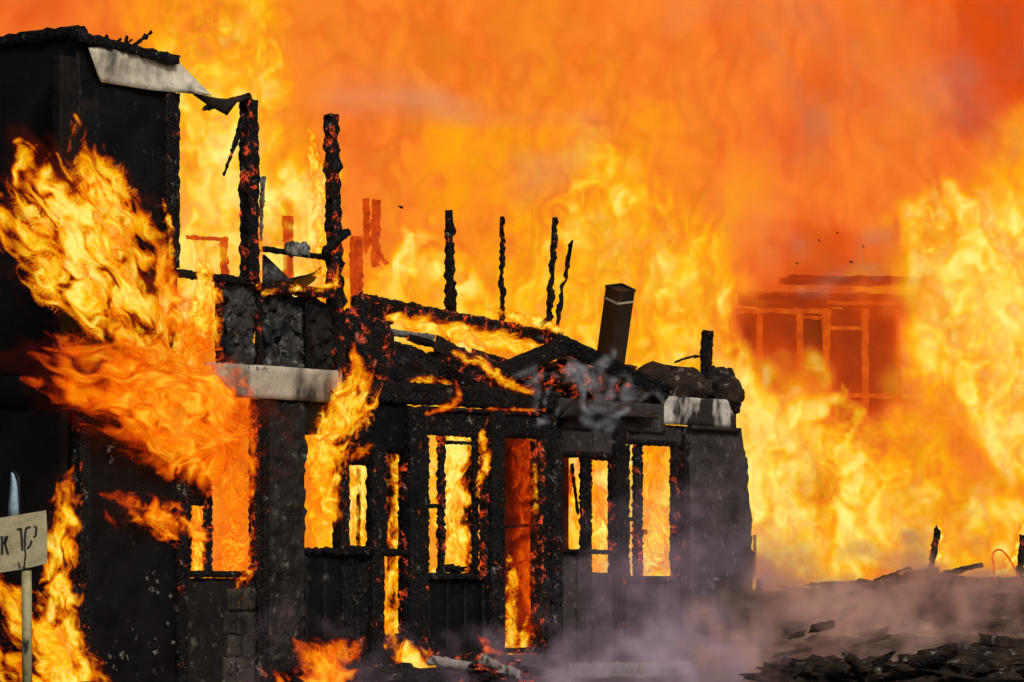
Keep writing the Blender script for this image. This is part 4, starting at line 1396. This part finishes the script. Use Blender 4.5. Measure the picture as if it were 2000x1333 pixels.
flame('fire rising in the tall gap right of the wide window', [
    [(776, 1260, 30, -1.5, .95), (770, 1170, 28, -1.5, .85), (776, 1080, 26, -1.5, .85), (778, 980, 24, -1.5, .9), (776, 870, 20, -1.5, .85)]], lam=.09, stretch=2.2, contrast=1.0, ragged=.6, depth=.7)
flame('bright fire seen through the third window', [
    [(890, 1130, 44, -1.6, .9), (886, 1050, 40, -1.6, 1.05), (884, 960, 38, -1.6, 1.3), (890, 850, 36, -1.6, 1.25)]], lam=.10, stretch=2.4, contrast=.95, ragged=.55, depth=.6)
flame('fire seen through the window with the broken sash', [
    [(1160, 1125, 30, -1.6, .9), (1165, 1040, 36, -1.6, 1.05), (1150, 960, 36, -1.6, .75), (1140, 880, 30, -1.6, .75)]], lam=.11, stretch=2.2, contrast=.85, ragged=.7, depth=.6)
flame('fire seen through the rightmost window', [
    [(1285, 1135, 34, -1.6, .88), (1280, 1050, 36, -1.6, 1.0), (1275, 950, 34, -1.6, .8), (1280, 860, 28, -1.6, .75)]], lam=.11, stretch=2.4, contrast=.8, ragged=.75, depth=.6)
flame('small flames along the beam below the upper posts', [
    [(516, 572, 6, .1, .9), (560, 562, 9, .1, 1), (610, 566, 8, .1, .95), (650, 556, 10, .1, .9), (660, 520, 3, .1, .7)]], lam=.05, stretch=1.8, contrast=.9, ragged=.7, depth=.8)
flame('thin flame climbing the right side of the middle upper post', [
    [(506, 560, 6, .05, .9), (508, 500, 7, .05, .9), (504, 440, 6, .05, .8), (508, 400, 2, .05, .6)]], mat='red_fire', lam=.05, stretch=2.0, contrast=.9, ragged=.8, depth=.8)
flame('flame licking the right edge of the black upper wall', [
    [(335, 520, 6, .1, .9), (332, 460, 9, .12, .95), (326, 410, 7, .12, .9), (318, 390, 2, .12, .6)]], lam=.05, stretch=1.9, contrast=.9, ragged=.8, depth=.8)
flame('red flame running up the wall right of the leftmost window', [
    [(488, 960, 10, .05, .8), (494, 880, 12, .06, .8), (486, 820, 10, .06, .75), (492, 780, 3, .06, .5)]], mat='red_fire', lam=.06, stretch=2.0, contrast=.9, ragged=.8, depth=.7)
flame('mottled fire drifting up the dark doorway', [
    [(1040, 1200, 20, -.4, .6), (1028, 1100, 26, -.45, .55), (1036, 1000, 26, -.45, .5), (1030, 900, 26, -.45, .5), (1030, 850, 16, -.45, .4)]], mat='red_fire', lam=.12, stretch=1.6, contrast=1.3, ragged=1.3, depth=.4, curl=.7)
flame('flame tongue in the middle of the doorway floor', [
    [(1018, 1268, 14, -.3, .95), (1022, 1240, 12, -.3, .85), (1030, 1205, 4, -.3, .6)]], lam=.06, stretch=1.8, contrast=.9, ragged=.7, depth=.6)
flame('bright sheet of fire under the long ridge beam', [
    [(1070, 690, 22, -1.6, .95), (960, 668, 28, -1.7, 1), (860, 642, 24, -1.8, .98), (760, 622, 12, -1.9, .85)]], lam=.08, stretch=3.0, contrast=.6, ragged=.5, depth=.7)
flame('white hot flames dancing along the top of the ridge beam', [
    [(1094, 642, 12, -3.1, 1), (1040, 630, 13, -3.1, 1), (985, 612, 10, -3.1, .95), (945, 602, 4, -3.1, .8)]], lam=.06, stretch=1.6, contrast=.8, ragged=.9, depth=.8)
flame('flame licking up the left side of the tallest post', [
    [(642, 575, 24, -.3, .9), (628, 460, 20, -.3, .95), (622, 360, 16, -.25, 1), (612, 290, 14, -.2, .95), (600, 250, 3, -.2, .8)]], lam=.07, stretch=2.0, contrast=.9, ragged=.85, depth=.6)
flame('small flame beside the third window', [
    [(932, 965, 8, .05, .8), (948, 900, 11, .08, .85), (942, 850, 8, .1, .8), (952, 822, 2, .1, .6)]], lam=.055, stretch=2.4, contrast=.8, ragged=.7, depth=.6)
flame('small flame curling over the beam above the third window', [
    [(835, 806, 8, .1, .9), (868, 800, 12, .12, .9), (895, 780, 10, .15, .85), (890, 745, 3, .15, .6)]], mat='red_fire', lam=.06, stretch=2.4, contrast=.8, ragged=.5, depth=.6)
flame('thin line of fire along the lintel above the doorway', [
    [(955, 798, 5, .06, .9), (1010, 800, 5, .06, .9), (1062, 801, 4, .06, .8)]], mat='red_fire', lam=.05, stretch=2.4, contrast=.5, ragged=.3, depth=.6)
flame('small flame creeping down the boards under the short gable rafter', [
    [(890, 690, 10, .05, .9), (940, 715, 15, .05, .95), (985, 745, 13, .1, .9), (1040, 768, 8, .1, .8)]], lam=.06, stretch=2.0, contrast=.9, ragged=.7, depth=.6)
flame('small fire glowing under the long front rafter', [
    [(800, 742, 9, -.1, .95), (850, 752, 15, -.1, .95), (910, 772, 7, -.1, .8)]], lam=.06, stretch=2.0, contrast=.9, ragged=.5, depth=.6)
flame('small flame on the rubble beside the tall post', [
    [(690, 735, 8, .15, .85), (692, 700, 9, .15, .8), (688, 668, 2, .15, .5)]], mat='red_fire', lam=.06, stretch=2.0, contrast=.8, ragged=.6, depth=.6)
flame('white hot flame wrapped round the burning stump in the right fire', [
    [(1822, 1130, 13, 0, 1.1), (1828, 1085, 14, 0, 1.2), (1836, 1045, 10, 0, 1.2), (1834, 1015, 3, 0, .9)]], y=53.6, lam=.06, stretch=1.8, contrast=.9, ragged=.8, depth=.8)
flame('white hot flame running along the rubble to the right picture edge', [
    [(1900, 1130, 8, 0, 1.0), (1950, 1120, 10, 0, 1.15), (1985, 1095, 16, 0, 1.25), (2000, 1040, 12, 0, 1.2), (2004, 1010, 3, 0, 1)]], y=53.6, lam=.06, stretch=1.8, contrast=.9, ragged=.7, depth=.8)
print('flames', round(time.time() - T0, 1))


# ================================================================== smoke
def smoke(blobs, mat, vox=.08, lam=.5, thin=.35, name='smoke', stretch=1.0):
    """blobs: px, py, rx px, ry px, depth, depth radius m, amount"""
    B = []
    for (px, py, rx, ry, d, rd, am) in blobs:
        p = W(px, py, d)
        B.append((p.x, p.y, p.z, rx * d / FPX, rd, ry * d / FPX, am))
    A = np.array(B)
    mn = [max(0.02 if i == 2 else -99, (A[:, i] - A[:, 3 + i] * 1.3).min()) for i in range(3)]
    mx = [(A[:, i] + A[:, 3 + i] * 1.3).max() for i in range(3)]
    n = [max(4, int((mx[i] - mn[i]) / (vox * (1.6 if i == 1 else 1)))) for i in range(3)]
    g = np.meshgrid(*[np.linspace(mn[i], mx[i], n[i]).astype(np.float32) for i in range(3)], indexing='ij')
    FLAMES[0] += 1
    o_ = FLAMES[0] * 2.9
    w = [fbm(i, g[0] / lam / 2.2 + o_, g[1] / lam / 2, g[2] / lam / 2.2, 2) * lam * .5 for i in range(3)]
    e = np.zeros(n, np.float32)
    for (x, y, z, rx, ry, rz, am) in B:
        q = ((g[0] + w[0] - x) / rx) ** 2 + ((g[1] + w[1] - y) / ry) ** 2 + ((g[2] + w[2] - z) / rz) ** 2
        e += am * np.clip(1 - q, 0, 1) ** 1.5
    nz_ = fbm(2, (g[0] + w[0]) / lam + o_, (g[1] + w[1]) / lam, (g[2] + w[2]) / lam / stretch, 4, .6)
    d = e * np.clip(1 - thin + thin * nz_ * 1.3, 0, 3)
    d[d < .004] = 0
    o = volume_obj(name, d, mn, mx, mat)
    o['kind'] = 'stuff'


smoke([(1150, 1335, 330, 60, 44.5, 1.4, .30), (1350, 1305, 260, 90, 46.0, 1.6, .34), (1330, 1150, 260, 200, 47.5, 1.4, .13), (700, 1340, 260, 70, 44.2, 1.0, .10)], 'smoke_lilac', lam=.7)
smoke([(1560, 1300, 280, 90, 46.5, 1.6, .30), (1760, 1280, 360, 90, 47.0, 2.0, .32), (1860, 1290, 60, 60, 44.8, .5, .9), (1690, 1195, 130, 36, 48, .8, .5)], 'smoke_pink', lam=.7)
smoke([(1560, 1190, 170, 110, 51.4, 1.2, .8), (1700, 1200, 240, 70, 50.6, 1.2, .8), (1900, 1195, 220, 60, 50.4, 1.1, .65), (1600, 1130, 160, 60, 53.4, .8, .4), (1850, 1130, 220, 40, 52.8, .7, .4)], 'smoke_firelit', lam=.7)
smoke([(1140, 766, 46, 26, 48.9, .3, .5), (1168, 720, 14, 44, 49.0, .2, .6), (1040, 738, 36, 20, 48.5, .2, .4), (1215, 785, 60, 18, 49.2, .2, .4), (1068, 820, 12, 24, 48.7, .15, .5)], 'smoke_blue', vox=.035, lam=.4, thin=.2, stretch=1.6)
smoke([(660, 150, 150, 240, 53.6, .8, .30), (1560, 60, 420, 170, 53.6, .8, .26), (1850, 330, 300, 160, 53.6, .8, .06), (60, 20, 160, 90, 53.6, .8, .35), (760, 60, 260, 120, 53.6, .8, .12)], 'smoke_pale', vox=.16, lam=4.0, thin=.15)
smoke([(1640, 505, 100, 50, 53.6, .6, .55), (1650, 190, 160, 60, 53.6, .8, .16), (1560, 250, 90, 50, 53.6, .7, .18), (1920, 120, 160, 140, 53.6, .8, .16), (1900, 260, 80, 40, 53.6, .6, .16)], 'smoke_brown', vox=.10, lam=.9, thin=.45)
smoke([(130, 165, 110, 40, 41.4, .3, .03), (200, 190, 90, 30, 41.6, .2, .04)], 'smoke_pale', vox=.06, lam=.4, thin=.7)
print('done', round(time.time() - T0, 1))
